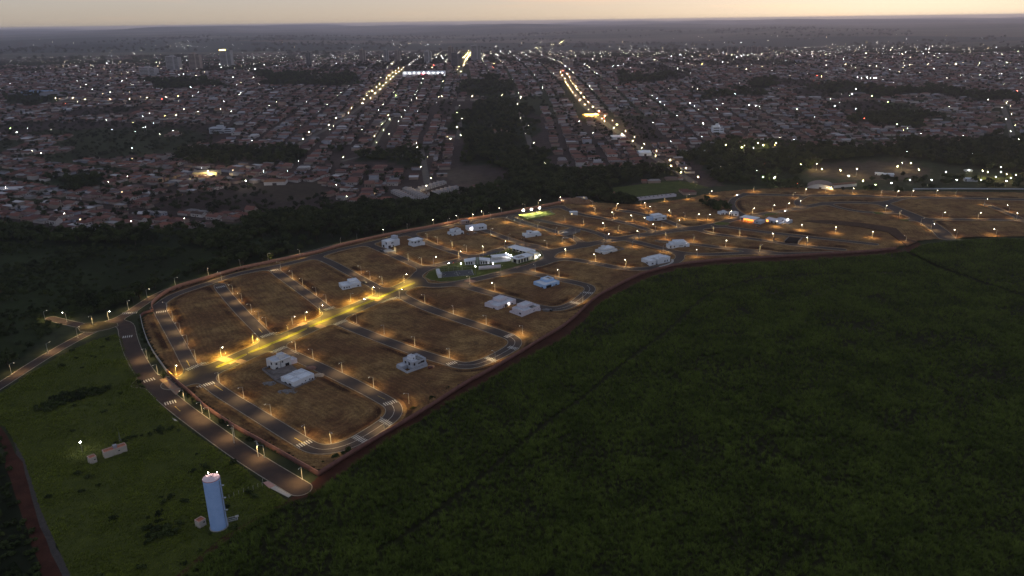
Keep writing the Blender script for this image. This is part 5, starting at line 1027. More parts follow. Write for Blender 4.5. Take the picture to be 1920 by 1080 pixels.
sp = jitter(SCRUB, 5.0, lambda x, y: np.where(vnoise(x, y, 40, 31) > .42, .8, .12), 81); sp = sp[sdf_at(sp, OUTER) > 3]; gp_ = np.concatenate([jitter(GRASS, 9, lambda x, y: np.where(vnoise(x, y, 26, 32) > .7, .6, .02), 82), jitter([(58,770),(95,748),(165,728),(205,726),(200,738),(130,756),(85,775)], 1.9, lambda x, y: .75 + 0 * x, 84), jitter([(180,832),(330,800),(338,808),(200,842)], 3.0, lambda x, y: .4 + 0 * x, 85), jitter([(275,990),(330,985),(335,1005),(280,1015)], 2.0, lambda x, y: .7 + 0 * x, 86)]); lf = jitter([(-200,760),(0,810),(20,880),(50,980),(95,1085),(130,1200),(-400,1200)], 4.2, lambda x, y: .8 + 0 * x, 83)
for p_ in ((307,1000),(300,1003),(314,1002),(298,997)): gp_ = np.concatenate([gp_, [G(*p_)]])
bp_ = np.concatenate([sp, gp_, lf]); scatter('scrub', np.c_[bp_, 0 * bp_[:, 0]], np.concatenate([rng.uniform(.8, 1.9, len(sp)), rng.uniform(.6, 1.5, len(gp_)), rng.uniform(.7, 1.6, len(lf))]), [joined(*b_, 'scrub_bush') for b_ in BUSH], 'low dark scrub on the pasture and at the grass field edge', 'scrub')
# blades
def tuft(seed, n, h, spread, w, m, nm, bend=.5, seg=3):
    rr = random.Random(seed); V = []; Fc = []
    for _ in range(n):
        a = rr.random() * 6.28; r0 = spread * .35 * rr.random(); hh = h * rr.uniform(.65, 1.1); le = spread * rr.uniform(.5, 1.1); c, s = math.cos(a), math.sin(a); k = len(V)
        for i in range(seg + 1):
            t = i / seg; r = r0 + le * t ** 1.8; z = hh * (t - bend * t ** 3); ww = w * (1 - .85 * t)
            V += [(r * c - s * ww, r * s + c * ww, z), (r * c + s * ww, r * s - c * ww, z)]
        for i in range(seg): b_ = k + 2 * i; Fc.append((b_, b_ + 1, b_ + 3, b_ + 2))
    me = bpy.data.meshes.new(nm); me.from_pydata(V, [], Fc); me.materials.append(m); return me
CANET = [GP(t) for t in ([(1719,512),(1575,514),(1431,519),(1374,536),(1326,553),(1287,588),(1259,617),(1206,656),(1144,703),(1096,747),(1021,796),(943,864),(865,926),(786,989),(708,1036)], [(1690,467),(1747,497),(1838,529),(1920,557),(2050,590)])]
CANET = [(resample(t, 5), w) for t, w in zip(CANET, (2.8, 5.0))]
cp = jitter(CANE, 1.5, lambda x, y: np.where(vnoise(x, y, 24, 33) * .6 + vnoise(x, y, 9, 34) * .4 > .33, .98, .55), 91, ymax=760)
hx, hy = PXY(cp[:, 0], cp[:, 1], 0); cp = cp[(hx > -60) & (hx < 1990) & (hy < 1130)]
cd = np.minimum(sdf_at(cp, CANET[:1]), sdf_at(cp, CANET[1:])); cp = cp[cd > 0]
hx, hy = PXY(cp[:, 0], cp[:, 1], 0)
bald = np.zeros(len(cp))
for cx, cy, rx, ry in ((1385,585,26,14),(1460,642,22,12),(1590,610,60,10),(1470,635,30,14),(1110,612,55,22),(1430,850,45,28),(1750,640,70,20),(1850,700,60,18),(1700,780,50,16),(1640,560,40,8),(1900,580,40,8)): bald = np.maximum(bald, np.clip(1.4 - np.hypot((hx - cx) / rx, (hy - cy) / ry), 0, 1))
bald *= .5 + .6 * vnoise(cp[:, 0], cp[:, 1], 6, 41); cp = cp[rng.random(len(cp)) > bald * .85]; csz = rng.uniform(.7, 1.2, len(cp)) * (.62 + .4 * vnoise(cp[:, 0], cp[:, 1], 16, 35) + .32 * vnoise(cp[:, 0], cp[:, 1], 4.5, 36))
scatter('sugar_cane', np.c_[cp, 0 * cp[:, 0]], csz, [tuft(i, 16, 2.9, 1.7, .085, M_cane, 'cane_clump', .45, 4) for i in range(5)], 'dense dark green sugar cane field filling the foreground', 'sugar cane', .12)
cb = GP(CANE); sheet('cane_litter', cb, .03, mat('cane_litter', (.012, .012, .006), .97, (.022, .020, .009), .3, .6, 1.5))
gr = jitter(GRASS, .95, lambda x, y: np.where(vnoise(x, y, 14, 51) > .25, .95, .6), 92); g1, g2 = PXY(gr[:, 0], gr[:, 1], 0); gr = gr[(g1 > -40) & (g2 < 1110)]
scatter('field_grass', np.c_[gr, 0 * gr[:, 0]], rng.uniform(.6, 1.3, len(gr)) * (.5 + 1.0 * vnoise(gr[:, 0], gr[:, 1], 11, 52)), [tuft(20 + i, 12, .95, .75, .05, M_grass, 'grass_tuft', .4, 2) for i in range(4)], 'rough green grass of the field round the pump houses', 'grass', .2)
sheet('grass_field', GP(GRASS), .016, mat('grass_soil', (.040, .046, .010), .97, (.075, .082, .018), .2, .5, 2))
dv = jitter(DEV, 1.6, lambda x, y: np.clip(.35 + .9 * vnoise(x, y, 20, 61), 0, 1) * np.where(y > 620, .45, 1), 93); e1, e2 = PXY(dv[:, 0], dv[:, 1], 0); dv = dv[(e1 < 1960)]
dd = sdf_at(dv, ROADS); k = (dd > .8); 
gi = np.clip(((dv[:, 0] - xs[0]) / 2.5).round().astype(int), 0, len(xs) - 1); gj = np.clip(((dv[:, 1] - ys[0]) / 2.5).round().astype(int), 0, len(ys) - 1)
e1, e2 = PXY(dv[:, 0], dv[:, 1], 0); k &= ~inpoly(e1, e2, ISLAND_PX) & ~inpoly(e1, e2, PITCH_PX)
HOUSES_XY = np.array([(o.location[0], o.location[1]) for o in bpy.data.objects if o.parent is None and o.get('category') in ('house', 'cabin', 'restaurant', 'office')])
for hh in HOUSES_XY: k &= np.hypot(dv[:, 0] - hh[0] - 5, dv[:, 1] - hh[1] - 7) > 13.5
zz = z[gj, gi]; dv3 = np.c_[dv, zz][k]
scatter('dry_grass', dv3, rng.uniform(.5, 1.2, len(dv3)), [tuft(40 + i, 8, .5, .5, .045, M_dry, 'dry_tuft', .4, 2) for i in range(4)], 'dry brown grass on the empty lots', 'grass', .2)

# ------------------------------------------------------------------ the town beyond the creek
TH = math.radians(2.3); TU = np.array([math.cos(TH), math.sin(TH)]); TV = np.array([-math.sin(TH), math.cos(TH)])   # its streets run away from the viewer and across
AVENUES = [  # line, width, lamp spacing, lamp strength, lamp colour
 ([(690,190),(722,160),(755,130)], 12, 24, 130, (1, .80, .42)), ([(520,302),(560,270),(640,228),(690,190)], 9, 55, 60, (1, .82, .5)), ([(861,140),(872,115),(881,97)], 12, 34, 70, (1, .78, .38)),
 ([(1302,343),(1262,318),(1230,300),(1140,235)], 11, 20, 170, (1, .80, .42)), ([(1140,235),(1095,200),(1070,165),(1055,140)], 12, 22, 150, (1, .74, .36)), ([(801,345),(795,310),(788,272)], 9, 60, 30, (1, .85, .5)),
 ([(700,276),(718,245),(735,220)], 8, 40, 60, (.95, 1, .45)), ([(780,191),(860,187),(960,184)], 9, 60, 60, (1, .86, .5)), ([(1000,94),(1030,88),(1058,78)], 10, 60, 40, (1, .8, .45)), ([(1902,270),(1893,235),(1880,200)], 9, 60, 45, (1, .88, .6)),
 ([(110,190),(200,194),(320,188)], 11, 34, 120, (1, .86, .5)), ([(330,223),(380,216),(420,210)], 9, 40, 90, (1, .95, .6)), ([(1340,285),(1400,280),(1460,276)], 9, 22, 110, (1, .88, .4)), ([(1015,316),(1000,290),(985,240),(968,180)], 9, 70, 40, (1, .86, .6)), ([(858,262),(864,230),(856,200)], 8, 70, 40, (1, .86, .6)), ([(1600,132),(1760,125),(1915,122)], 9, 70, 80, (.95, 1, .6)),
 ([(640,303),(720,283),(790,275),(850,270)], 8, 60, 30, (1, .9, .55)),
]
AVW = []
M_lit = mat('town_asphalt', (.085, .075, .068), .92, (.12, .10, .088), .15)
for ln, w, sp_, st, cl in AVENUES:
    P = resample(GP(ln), 12); AVW.append((P, float(w))); ribbon('town_avenue', list(P), w, .35, M_lit, step=12)
EXCL = [FOREST, DEV, MEADOW] + list(WOODS) + BARE + [[(1296,350),(1296,300),(1990,300),(1990,370),(1296,370)], [(845,190),(1010,190),(1062,330),(930,350),(845,345)], [(620,283),(800,278),(800,318),(620,310)]]
ROWPOLY = [(725,350),(790,336),(868,336),(868,364),(800,388),(728,376)]; EXCL.append(ROWPOLY)
def lots(u0, u1, v0, v1, rot, org, seed, du=58.0, dv=112.0, lot=10.8):
    """rows of plots, back to back, between parallel streets; returns house centres, headings, and street-side lamp spots"""
    r = np.random.default_rng(seed); cu, cv = math.cos(rot), math.sin(rot); U = np.array([cu, cv]); Vv = np.array([-cv, cu]); H_ = []; Lp = []
    a = u0; du0 = du
    while a < u1:
        a = a + du; du = du0 * r.uniform(.86, 1.1); b_ = v0 - r.uniform(0, 1) * dv * .5
        while b_ < v1:
            b_ = b_ + dv; keepb = r.random() > .05
            n = int((dv - 10) / lot)
            for s_ in (0, 1):
                for k in range(n):
                    v = b_ + 6 + (k + .5) * lot; w = lot * r.uniform(.72, .95); dl = r.uniform(11, 17); off = 4.2 + r.uniform(0, 3.5) + dl / 2
                    u = a + off if s_ == 0 else a + du - off; H_.append((*(org + U * u + Vv * v), rot + r.normal(0, .02), dl, w, r.uniform(2.7, 3.6) * (1.9 if r.random() < .05 else 1)))
                    if r.random() < .62: dl2 = r.uniform(4, 7.5); u2 = a + du / 2 - dl2 / 2 - .6 if s_ == 0 else a + du / 2 + dl2 / 2 + .6; H_.append((*(org + U * u2 + Vv * v), rot, dl2, w * r.uniform(.6, 1), r.uniform(2.4, 3.0)))
            for v in np.arange(b_ + 8, b_ + dv, 34): Lp.append(org + U * (a + 1.2) + Vv * v)
    H_ = np.array(H_); Lp = np.array(Lp)
    for q in (H_, Lp): x_, y_ = q[:, 0].copy(), q[:, 1].copy(); q[:, 0] += 9 * np.sin(y_ / 260 + x_ / 700 + 1); q[:, 1] += 11 * np.sin(x_ / 330 + 2)
    return H_, Lp
H1, L1 = lots(-2600, 2600, 0, 3700, TH, np.array([0., 780.]), 5)
H2, L2 = lots(-200, 900, -200, 700, math.radians(-24), np.array([-1000., 820.]), 6, 52, 96, 10)
def region2(x, y):
    a, b_ = PXY(x, y, hgt(x, y)); return inpoly(a, b_, [(-300,290),(470,292),(500,325),(640,330),(700,385),(600,410),(300,440),(-300,450)])
r2 = region2(H1[:, 0], H1[:, 1]); H1 = H1[~r2]; r2 = region2(H2[:, 0], H2[:, 1]); H2 = H2[r2]; r2 = region2(L1[:, 0], L1[:, 1]); L1 = L1[~r2]; r2 = region2(L2[:, 0], L2[:, 1]); L2 = L2[r2]
HS = np.concatenate([H1, H2]); LS = np.concatenate([L1, L2])
def allowed(x, y, m=.0):
    z = hgt(x, y); a, b_ = PXY(x, y, z); k = (a > -90) & (a < 2010) & (b_ > 60) & (b_ < 470)
    ra, rb = ragged(a, b_, x, y)
    for e in EXCL: k &= ~(inpoly(ra, rb, e) if any(e is w for w in WOODS) else inpoly(a, b_, e))
    return k
k = allowed(HS[:, 0], HS[:, 1]); HS = HS[k]; dA = sdf_at(HS[:, :2], AVW); HS = HS[dA > HS[:, 3] * .5 + 1]
town_edge = vnoise(HS[:, 0], HS[:, 1], 260, 71) * .65 + vnoise(HS[:, 0], HS[:, 1], 90, 72) * .35
green = (town_edge > .66) | ((HS[:, 1] > 2700) & (vnoise(HS[:, 0], HS[:, 1], 400, 73) > .58)); single = rng.random(len(HS)) < .10
tp = HS[green | single]; HS = HS[~(green | single)]
dist = np.hypot(HS[:, 0], HS[:, 1]); hx, hy = PXY(HS[:, 0], HS[:, 1], hgt(HS[:, 0], HS[:, 1])); inn = (hx > 5) & (hx < 1915)
score = np.where(inn, HS[:, 3] / dist, 0); order = np.argsort(-score); ih = order[:298]; rh = np.setdiff1d(np.arange(len(HS)), ih)
ROOFC = np.array([(.120, .055, .045), (.145, .066, .053), (.095, .048, .044), (.165, .082, .065), (.115, .074, .068), (.20, .18, .18), (.13, .115, .115), (.36, .33, .335), (.07, .045, .04), (.18, .07, .05)])
WALLC = np.array([(.38, .32, .30), (.26, .20, .17), (.48, .42, .40), (.20, .145, .12), (.30, .29, .33), (.30, .21, .17)])
# -- nearest houses: each one a thing of its own
M_tr = [mat('roof_clay_%d' % i, tuple(c), .9, tuple(c * 1.35), 1.2, .3, 3) for i, c in enumerate(ROOFC)]; M_tw = [mat('town_render_%d' % i, tuple(c), .9, tuple(c * 1.15), .8) for i, c in enumerate(WALLC)]
RNAME = ['dark clay-tile roof', 'red clay-tile roof', 'dark clay-tile roof', 'orange clay-tile roof', 'faded clay-tile roof', 'grey sheet roof', 'grey sheet roof', 'pale sheet roof', 'blackened tile roof', 'red clay-tile roof']
M_warmw = mat('lit_town_window', (.8, .6, .3), .5, emit=(1, .72, .34), estr=2.0)
def town_house(i, kind):
    """unit house 1 x 1 in plan (scaled per plot), walls 3 m, hipped, gabled or single-pitch roof, door and windows"""
    c = {}; ww = 13.0; d = 9.0; h = 3.2; x0, x1, y0, y1 = -ww / 2, ww / 2, -d / 2, d / 2; o = .45
    m = MB(); 
    if kind == 0: m.poly([(x0 - o, y0 - o, h), (x1 + o, y0 - o, h), (x1 - 3, 0, h + 1.7), (x0 + 3, 0, h + 1.7)]).poly([(x1 + o, y1 + o, h), (x0 - o, y1 + o, h), (x0 + 3, 0, h + 1.7), (x1 - 3, 0, h + 1.7)]).poly([(x1 + o, y0 - o, h), (x1 + o, y1 + o, h), (x1 - 3, 0, h + 1.7)]).poly([(x0 - o, y1 + o, h), (x0 - o, y0 - o, h), (x0 + 3, 0, h + 1.7)])
    elif kind == 1: m.poly([(x0 - o, y0 - o, h), (x1 + o, y0 - o, h), (x1 + o, 0, h + 1.8), (x0 - o, 0, h + 1.8)]).poly([(x1 + o, y1 + o, h), (x0 - o, y1 + o, h), (x0 - o, 0, h + 1.8), (x1 + o, 0, h + 1.8)])
    else: m.prism([(x0 - .2, y0 - .3), (x1 + .2, y0 - .3), (x1 + .2, y1 + .3), (x0 - .2, y1 + .3)], h + .02, h + .3)
    if kind < 2: m.poly([(x0 - o, y0 - o, h - .06), (x0 - o, y1 + o, h - .06), (x1 + o, y1 + o, h - .06), (x1 + o, y0 - o, h - .06)])
    wl = MB().ring(x0, x1, y0, y1, -.6, h, .2)
    if kind == 1: wl.poly([(x0, y0, h), (x0, 0, h + 1.7), (x0, y1, h)]).poly([(x1, y0, h), (x1, y1, h), (x1, 0, h + 1.7)])
    win = []
    for sx in (x0 + 2.2, x0 + 7.0): win.append(MB().box(sx, sx + 1.5, y0 - .06, y0 + .02, 1.0, 2.2))
    for sy in (y0 + 1.5, y0 + 5.2): win.append(MB().box(x0 - .06, x0 + .02, sy, sy + 1.4, 1.0, 2.2))
    dr = MB().box(x0 + 4.7, x0 + 5.7, y0 - .06, y0 + .02, -.1, 2.1)
    return wl, m, win, dr
PROTO = []
for i in range(20):
    wl, rf, win, dr = town_house(i, (0, 1, 0, 1, 0, 2, 2, 2, 1, 0)[i % 10]); wi = (i * 7 + i // 10) % 6
    PROTO.append((wl.mesh('wall', M_tw[wi]), rf.mesh('roof', M_tr[i % 10]), [w.mesh('window', M_warmw if (i == 13 and q == 0) or (i == 4 and q == 2) else M_glass) for q, w in enumerate(win)], dr.mesh('door', M_door), i % 10, wi))
WN_ = ['cream', 'tan', 'white', 'brown', 'bluish', 'ochre']
pickR = rng.choice(10, len(HS), p=[.16, .18, .12, .12, .12, .08, .06, .06, .05, .05])
for n_, i in enumerate(ih):
    x, y, a, dl, w, h = HS[i]; pr = PROTO[pickR[i] + 10 * int(rng.integers(0, 2))]
    wh = 'in the old quarter above the pasture' if region2(np.array([x]), np.array([y]))[0] else ('near the straight lit avenue' if x > 60 else 'on the town slope above the creek woods')
    o = thing('house', f'small {WN_[pr[5]]} town house with {RNAME[pr[4]]} {wh}', 'house', (x, y, float(hgt(x, y))), a + (PI if rng.random() < .5 else 0), f'{WN_[pr[5]]} town houses, {RNAME[pr[4]]}, {wh}')
    o.scale = (dl / 13, w / 9, h / 3.2)
    link('wall', pr[0], o); link('roof', pr[1], o); link('door', pr[3], o)
    for q in pr[2]: link('window', q, o)
# -- the remaining thousands
def house_field(H_, cr, cw, name, label):
    n = len(H_); ca, sa = np.cos(H_[:, 2]), np.sin(H_[:, 2]); z0 = hgt(H_[:, 0], H_[:, 1]); hl, hw, hh = H_[:, 3] / 2, H_[:, 4] / 2, H_[:, 5]; ov = .4
    flat = rng.random(n) < .25; rise = np.where(flat, .25, hw * .36); ins_ = np.where(rng.random(n) < .5, np.minimum(hl * .45, hw), -ov)
    L = []
    for lx, ly, lz in ((-hl, -hw, -1), (hl, -hw, -1), (hl, hw, -1), (-hl, hw, -1), (-hl, -hw, hh), (hl, -hw, hh), (hl, hw, hh), (-hl, hw, hh), (-hl - ov, -hw - ov, hh), (hl + ov, -hw - ov, hh), (hl + ov, hw + ov, hh), (-hl - ov, hw + ov, hh), (-hl + ins_, 0 * hw, hh + rise), (hl - ins_, 0 * hw, hh + rise)):
        lz = lz + 0 * hh; L.append(np.stack([H_[:, 0] + ca * lx - sa * ly, H_[:, 1] + sa * lx + ca * ly, z0 + lz], 1))
    V = np.stack(L, 1).reshape(-1, 3); q = np.array([(0, 1, 5, 4), (1, 2, 6, 5), (2, 3, 7, 6), (3, 0, 4, 7), (8, 9, 13, 12), (10, 11, 12, 13)]); t = np.array([(9, 10, 13, 13), (11, 8, 12, 12)])
    Fq = (np.arange(n)[:, None, None] * 14 + q[None]).reshape(-1, 4); C = np.concatenate([np.repeat(cw[:, None], 4, 1), np.repeat(cr[:, None], 2, 1)], 1).reshape(-1, 3)
    Ft = (np.arange(n)[:, None, None] * 14 + t[None, :, :3]).reshape(-1, 3); Ct = np.repeat(cr, 2, 0)
    o = link(name, npmesh(name, V, Fq, mat('far_houses', (.2, .1, .08), .9, attr='col'), C)); tag(o, label, 'houses', None, 'stuff')
    return V, Ft, Ct
cr = ROOFC[pickR[rh]] * rng.uniform(.75, 1.25, (len(rh), 1)); cw = WALLC[rng.integers(0, 6, len(rh))] * rng.uniform(.7, 1.15, (len(rh), 1))
V, Ft, Ct = house_field(HS[rh], cr, cw, 'far_town', 'thousands of small tile-roofed houses spreading up the far slope')
usv, inv = np.unique(Ft, return_inverse=True); tag(link('far_town_gables', npmesh('far_town_gables', V[usv], inv.reshape(-1, 3), MATS['far_houses'], Ct)), 'hipped roof ends of the far town houses', 'houses', None, 'stuff')
# -- trees among the houses
tr = np.concatenate([tp[:, :2], HS[rng.random(len(HS)) < .42, :2] + np.array([[9.0, 6.0]])]); tr = tr + rng.uniform(-4, 4, tr.shape)
k = allowed(tr[:, 0], tr[:, 1]) & (sdf_at(tr, AVW) > 3); tr = tr[k]; ts = rng.uniform(.4, 1.05, len(tr))
scatter('town_trees', np.c_[tr, hgt(tr[:, 0], tr[:, 1])], ts, [joined(*t, 'town_tree') for t in TREE_T], 'dark trees scattered between the houses of the far town', 'trees')
hx_ = np.random.default_rng(3); fx = hx_.uniform(-3600, 3600, 5200); fy = hx_.uniform(3300, 9500, 5200); kk = (np.abs(fx) < fy * .8) & (vnoise(fx, fy, 330, 75) > .60); fx, fy = fx[kk], fy[kk]
scatter('far_groves', np.c_[fx, fy, hgt(fx, fy)], hx_.uniform(1.5, 3.2, len(fx)), [joined(*t, 'grove_tree') for t in TREE_T], 'dark groves on the hills behind the town', 'groves')
# -- town lamps: poles nearest, far ones as points of light
def bulbs(P, Z, R_, C, S, name, label, kind='stuff', samp='AUTO'):
    o8 = np.array([(1, 0, 0), (-1, 0, 0), (0, 1, 0), (0, -1, 0), (0, 0, 1), (0, 0, -1)], float); f8 = np.array([(0, 2, 4), (2, 1, 4), (1, 3, 4), (3, 0, 4), (2, 0, 5), (1, 2, 5), (3, 1, 5), (0, 3, 5)])
    n = len(P); V = (np.c_[P, Z][:, None] + o8[None] * R_[:, None, None]).reshape(-1, 3); Fq = (np.arange(n)[:, None, None] * 6 + f8[None]).reshape(-1, 3)
    m = bpy.data.materials.new(name); m.use_nodes = True; m.cycles.emission_sampling = samp; nt = m.node_tree; nt.nodes.clear(); a = nt.nodes.new('ShaderNodeAttribute'); a.attribute_name = 'col'; e = nt.nodes.new('ShaderNodeEmission'); u = nt.nodes.new('ShaderNodeOutputMaterial')
    nt.links.new(a.outputs['Color'], e.inputs[0]); e.inputs[1].default_value = 1; nt.links.new(e.outputs[0], u.inputs[0])
    o = link(name, npmesh(name, V, Fq, m, np.repeat(C * S[:, None], 8, 0))); return tag(o, label, 'lights', None, kind)
BP, BZ, BR, BC, BS = [], [], [], [], []
def addb(x, y, z, r, c, s): BP.append((x, y)); BZ.append(z); BR.append(r); BC.append(c); BS.append(s)
avl = []
for (ln, w, sp_, st, cl), (P, w2) in zip(AVENUES, AVW):
    Q = resample(list(P), sp_, 0); N = normals2(Q)
    acc = 0; last = Q[0]; side = 1
    for i in range(len(Q)):
        if i and np.linalg.norm(Q[i] - last) < sp_ * .95: continue
        last = Q[i]; side = -side; p = Q[i] + N[i] * side * (w2 / 2 + .5) + rng.uniform(-1.5, 1.5, 2); avl.append((p, cl, st * rng.uniform(.5, 1.4)))
k = allowed(LS[:, 0], LS[:, 1]); LS = LS[k]; dl = np.hypot(LS[:, 0], LS[:, 1]); dens = vnoise(LS[:, 0], LS[:, 1], 210, 81) * .6 + vnoise(LS[:, 0], LS[:, 1], 60, 82) * .4
pk = rng.random(len(LS)) < np.clip(.04 + .55 * (dens - .40) + .30 * sstep(1300, 2500, dl), .02, .75); LS = LS[pk]
near = np.argsort(np.hypot(LS[:, 0], LS[:, 1])); cols = [(1, .93, .82), (.92, .96, 1.0), (1, .80, .48), (1, .95, .7), (.95, 1, .62)]
M_tl = [mat('town_lamp_glass_%d' % i, (1, 1, 1), .3, emit=c, estr=60) for i, c in enumerate(cols)]; TLN = ['warm white', 'cool white', 'amber', 'pale yellow', 'greenish']
mb_tl = [MB().ball((1.3, 0, 6.9), .24, .24, .2, 6, 4).mesh('lamp_glass', m) for m in M_tl]; mb_tp = MB().tube((0, 0, -.5), (0, 0, 7.1), .16, .1, 6).mesh('pole', M_pole); mb_ta = MB().tube((0, 0, 6.9), (1.3, 0, 7.2), .05, .04, 5).mesh('arm', M_metal)
nl = 0
for i in near:
    x, y = LS[i]; c = int(rng.choice(5, p=[.38, .3, .14, .12, .06])); zz = float(hgt(x, y))
    if nl < 100:
        nl += 1; o = thing('street_lamp', f'town street lamp with {TLN[c]} glow among the tile-roofed houses', 'street lamp', (x, y, zz), rng.uniform(0, 6.28), f'{TLN[c]} street lamps of the town'); link('pole', mb_tp, o); link('arm', mb_ta, o); link('lamp_glass', mb_tl[c], o)
    else: addb(x, y, zz + rng.uniform(4.5, 8), float(np.clip(rng.lognormal(-1.65, .55), .07, .7)), cols[c], rng.uniform(10, 50))
AV0 = len(BP)
for p, cl, s in avl: addb(p[0], p[1], float(hgt(*p)) + 7.5, .25, np.array(cl) * np.array([1, .92, .7]), s * 4.5)
AV1 = len(BP)
# brighter spots told apart in the photograph: (pixel, colour, radius, strength)
WW, YY, RR, GG = (.95, .97, 1), (1, .78, .25), (1, .08, .05), (.7, 1, .25)
for (x, y), c, r, s in [((20,161),WW,.9,90),((162,163),WW,.9,90),((230,155),WW,.7,80),((318,167),WW,.9,80),((342,166),WW,.9,90),((358,168),WW,.9,80),((469,132),WW,1,110),((479,133),WW,1,110),((487,134),WW,1,90),((494,137),GG,.8,60),((325,250),WW,.6,90),((317,122),RR,.8,90),
  ((186,95),WW,1,80),((190,92),WW,.8,60),((252,84),YY,.8,60),((285,95),YY,.9,70),((370,88),WW,.8,70),((380,90),YY,1.0,80),((384,91),WW,.8,60),((320,84),WW,.8,60),((437,86),WW,.7,60),((445,86),WW,.7,60),((715,49),WW,.9,50),((724,49),WW,.9,50),((608,55),WW,.8,50),((924,130),RR,1,140),((926,122),YY,.9,120),((813,125),RR,1,120),((811,130),YY,.9,120),((787,103),WW,1.1,120),((830,112),WW,.9,90),((967,76),WW,1.2,100),((1236,64),WW,1.2,110),((1228,65),WW,1,90),((1140,62),WW,1,80),((1108,61),WW,.9,70),((1390,81),WW,1.2,120),((1395,81),WW,1.2,120),((1415,83),WW,1.1,90),((1436,91),YY,1.4,110),((1440,91),YY,1.2,90),((1150,127),WW,1.1,90),((1158,127),WW,1,90),
  ((1607,150),WW,1,120),((1615,151),WW,1,110),((1625,149),WW,1,120),((1632,151),WW,1.1,140),((1638,151),WW,1.1,140),((1642,150),WW,1,120),((1597,181),WW,.9,110),((1604,172),WW,.8,90),((1705,172),WW,.9,120),((1710,168),WW,.8,90),((1564,204),WW,1,140),((1417,204),WW,.9,120),((1404,202),WW,.8,90),((1318,237),WW,.6,110),((1345,210),WW,.6,80),((1620,228),RR,.7,110),((1907,175),RR,1.1,120),((1890,177),GG,.9,80),((1316,124),YY,.9,90),((1532,146),RR,.9,90),((1540,147),YY,.9,90),((1664,196),GG,.9,70),((1634,185),GG,1.1,70),((1693,250),YY,.6,60),((1086,233),WW,.5,110),((1182,131),WW,.9,110),((1055,136),RR,.9,130),((1123,215),RR,.6,110),((1133,226),RR,.5,110),((783,213),WW,.6,90),((743,184),GG,.8,80),((830,157),GG,.9,80),((398,326),YY,.5,70),((378,322),WW,.4,80),((540,328),WW,.4,90),((462,347),WW,.45,120),((222,304),WW,.4,90),((21,246),GG,.8,80),((250,235),YY,.5,60),((310,222),YY,.6,80),((124,199),RR,.7,90),((304,190),RR,.7,80),((335,185),YY,.9,100),((1418,327),WW,.4,60),((1875,321),WW,.5,90),((1822,295),WW,.5,70),((1350,289),YY,.5,120),((1366,288),WW,.6,140),((1400,284),WW,.6,140),((1412,283),WW,.5,110),((1438,279),YY,.5,110),((1452,279),YY,.4,100),((1488,269),WW,.5,80),((1700,291),WW,.5,60),((1600,40),WW,.9,40),((1880,48),WW,1.4,40),((1905,46),WW,1.2,40),((1700,75),WW,1.1,70),((1712,76),WW,1.1,70),((1741,75),WW,1.1,70),((1775,69),YY,1,60)]:
    g = G(x, y); addb(g[0], g[1], float(hgt(*g)) + 5, r * .45, c, s * .8)
for i in range(150):                                             # far districts and road lamps on the hills
    x = rng.uniform(60, 1900); y = rng.uniform(66, 96) + (.0 if x > 700 else 8); g = G(x, y); addb(g[0], g[1], float(hgt(*g)) + 8, rng.uniform(.35, .8), cols[int(rng.integers(0, 4))], rng.uniform(15, 50))
for x0, y0, n_, sx, sy in ((330, 88, 26, 60, 5), (1390, 104, 16, 70, 8), (1640, 98, 26, 220, 14), (1180, 98, 26, 140, 16), (760, 85, 16, 70, 2)):
    for i in range(n_): g = G(x0 + rng.normal(0, sx * .5), y0 + rng.normal(0, sy * .5)); addb(g[0], g[1], float(hgt(*g)) + 7, rng.uniform(.25, .6), cols[int(rng.integers(0, 4))], rng.uniform(20, 60))
# event ground, boulevard and sports fields to the east
for (x, y), c in [((1502,307),YY),((1515,312),YY),((1540,318),YY),((1575,321),YY),((1682,312),YY),((1707,305),YY),((1722,320),YY),((1590,333),WW),((1617,343),YY),((1705,341),WW),((1772,326),WW),((1745,341),WW),((1792,341),WW),((1838,341),WW),((1893,337),WW),((1885,343),WW),((1875,325),WW),((1903,331),YY),((1670,347),WW),((1640,350),GG),((1430,335),GG),((1453,335),YY),((1495,347),RR),((1815,322),WW),((1865,335),WW),((1850,326),YY)]:
    g = G(x, y + 6); addb(g[0], g[1], 6.5, .42, c, 130)
BP, BZ, BR, BC, BS = (np.array(q) for q in (BP, BZ, BR, BC, BS)); ka = np.zeros(len(BP), bool); ka[AV0:AV1] = True
bulbs(BP[ka], BZ[ka], BR[ka], BC[ka], BS[ka], 'avenue_lights', 'rows of golden lamps along the lit avenues of the far town')
bulbs(BP[~ka], BZ[~ka], BR[~ka], BC[~ka], BS[~ka], 'town_lights', 'hundreds of white and amber lights of the far town at dusk', samp='NONE')
for m in (M_lens, M_lenslow, M_flood, M_head, M_tail, M_warmw, MATS['tower_lamp']): m.cycles.emission_sampling = 'NONE'
# -- lit turf and bare areas to the east
sheet('sports_lawn', GP([(1790,331),(1850,324),(1905,327),(1900,336),(1830,338)]), .15, M_lawn); sheet('bare_event_ground', GP(BARE[1]), .12, mat('event_earth', (.075, .055, .045), .95, (.10, .07, .055), .1, .3, 2)); sheet('meadow', GP(MEADOW), .06, mat('meadow_grass', (.040, .050, .012), .95, (.065, .075, .018), .1, .6, 1.2)); sheet('fallow_field', GP(BARE[0]), .1, mat('fallow_earth', (.075, .050, .040), .95, (.10, .066, .052), .1, .4, 2))
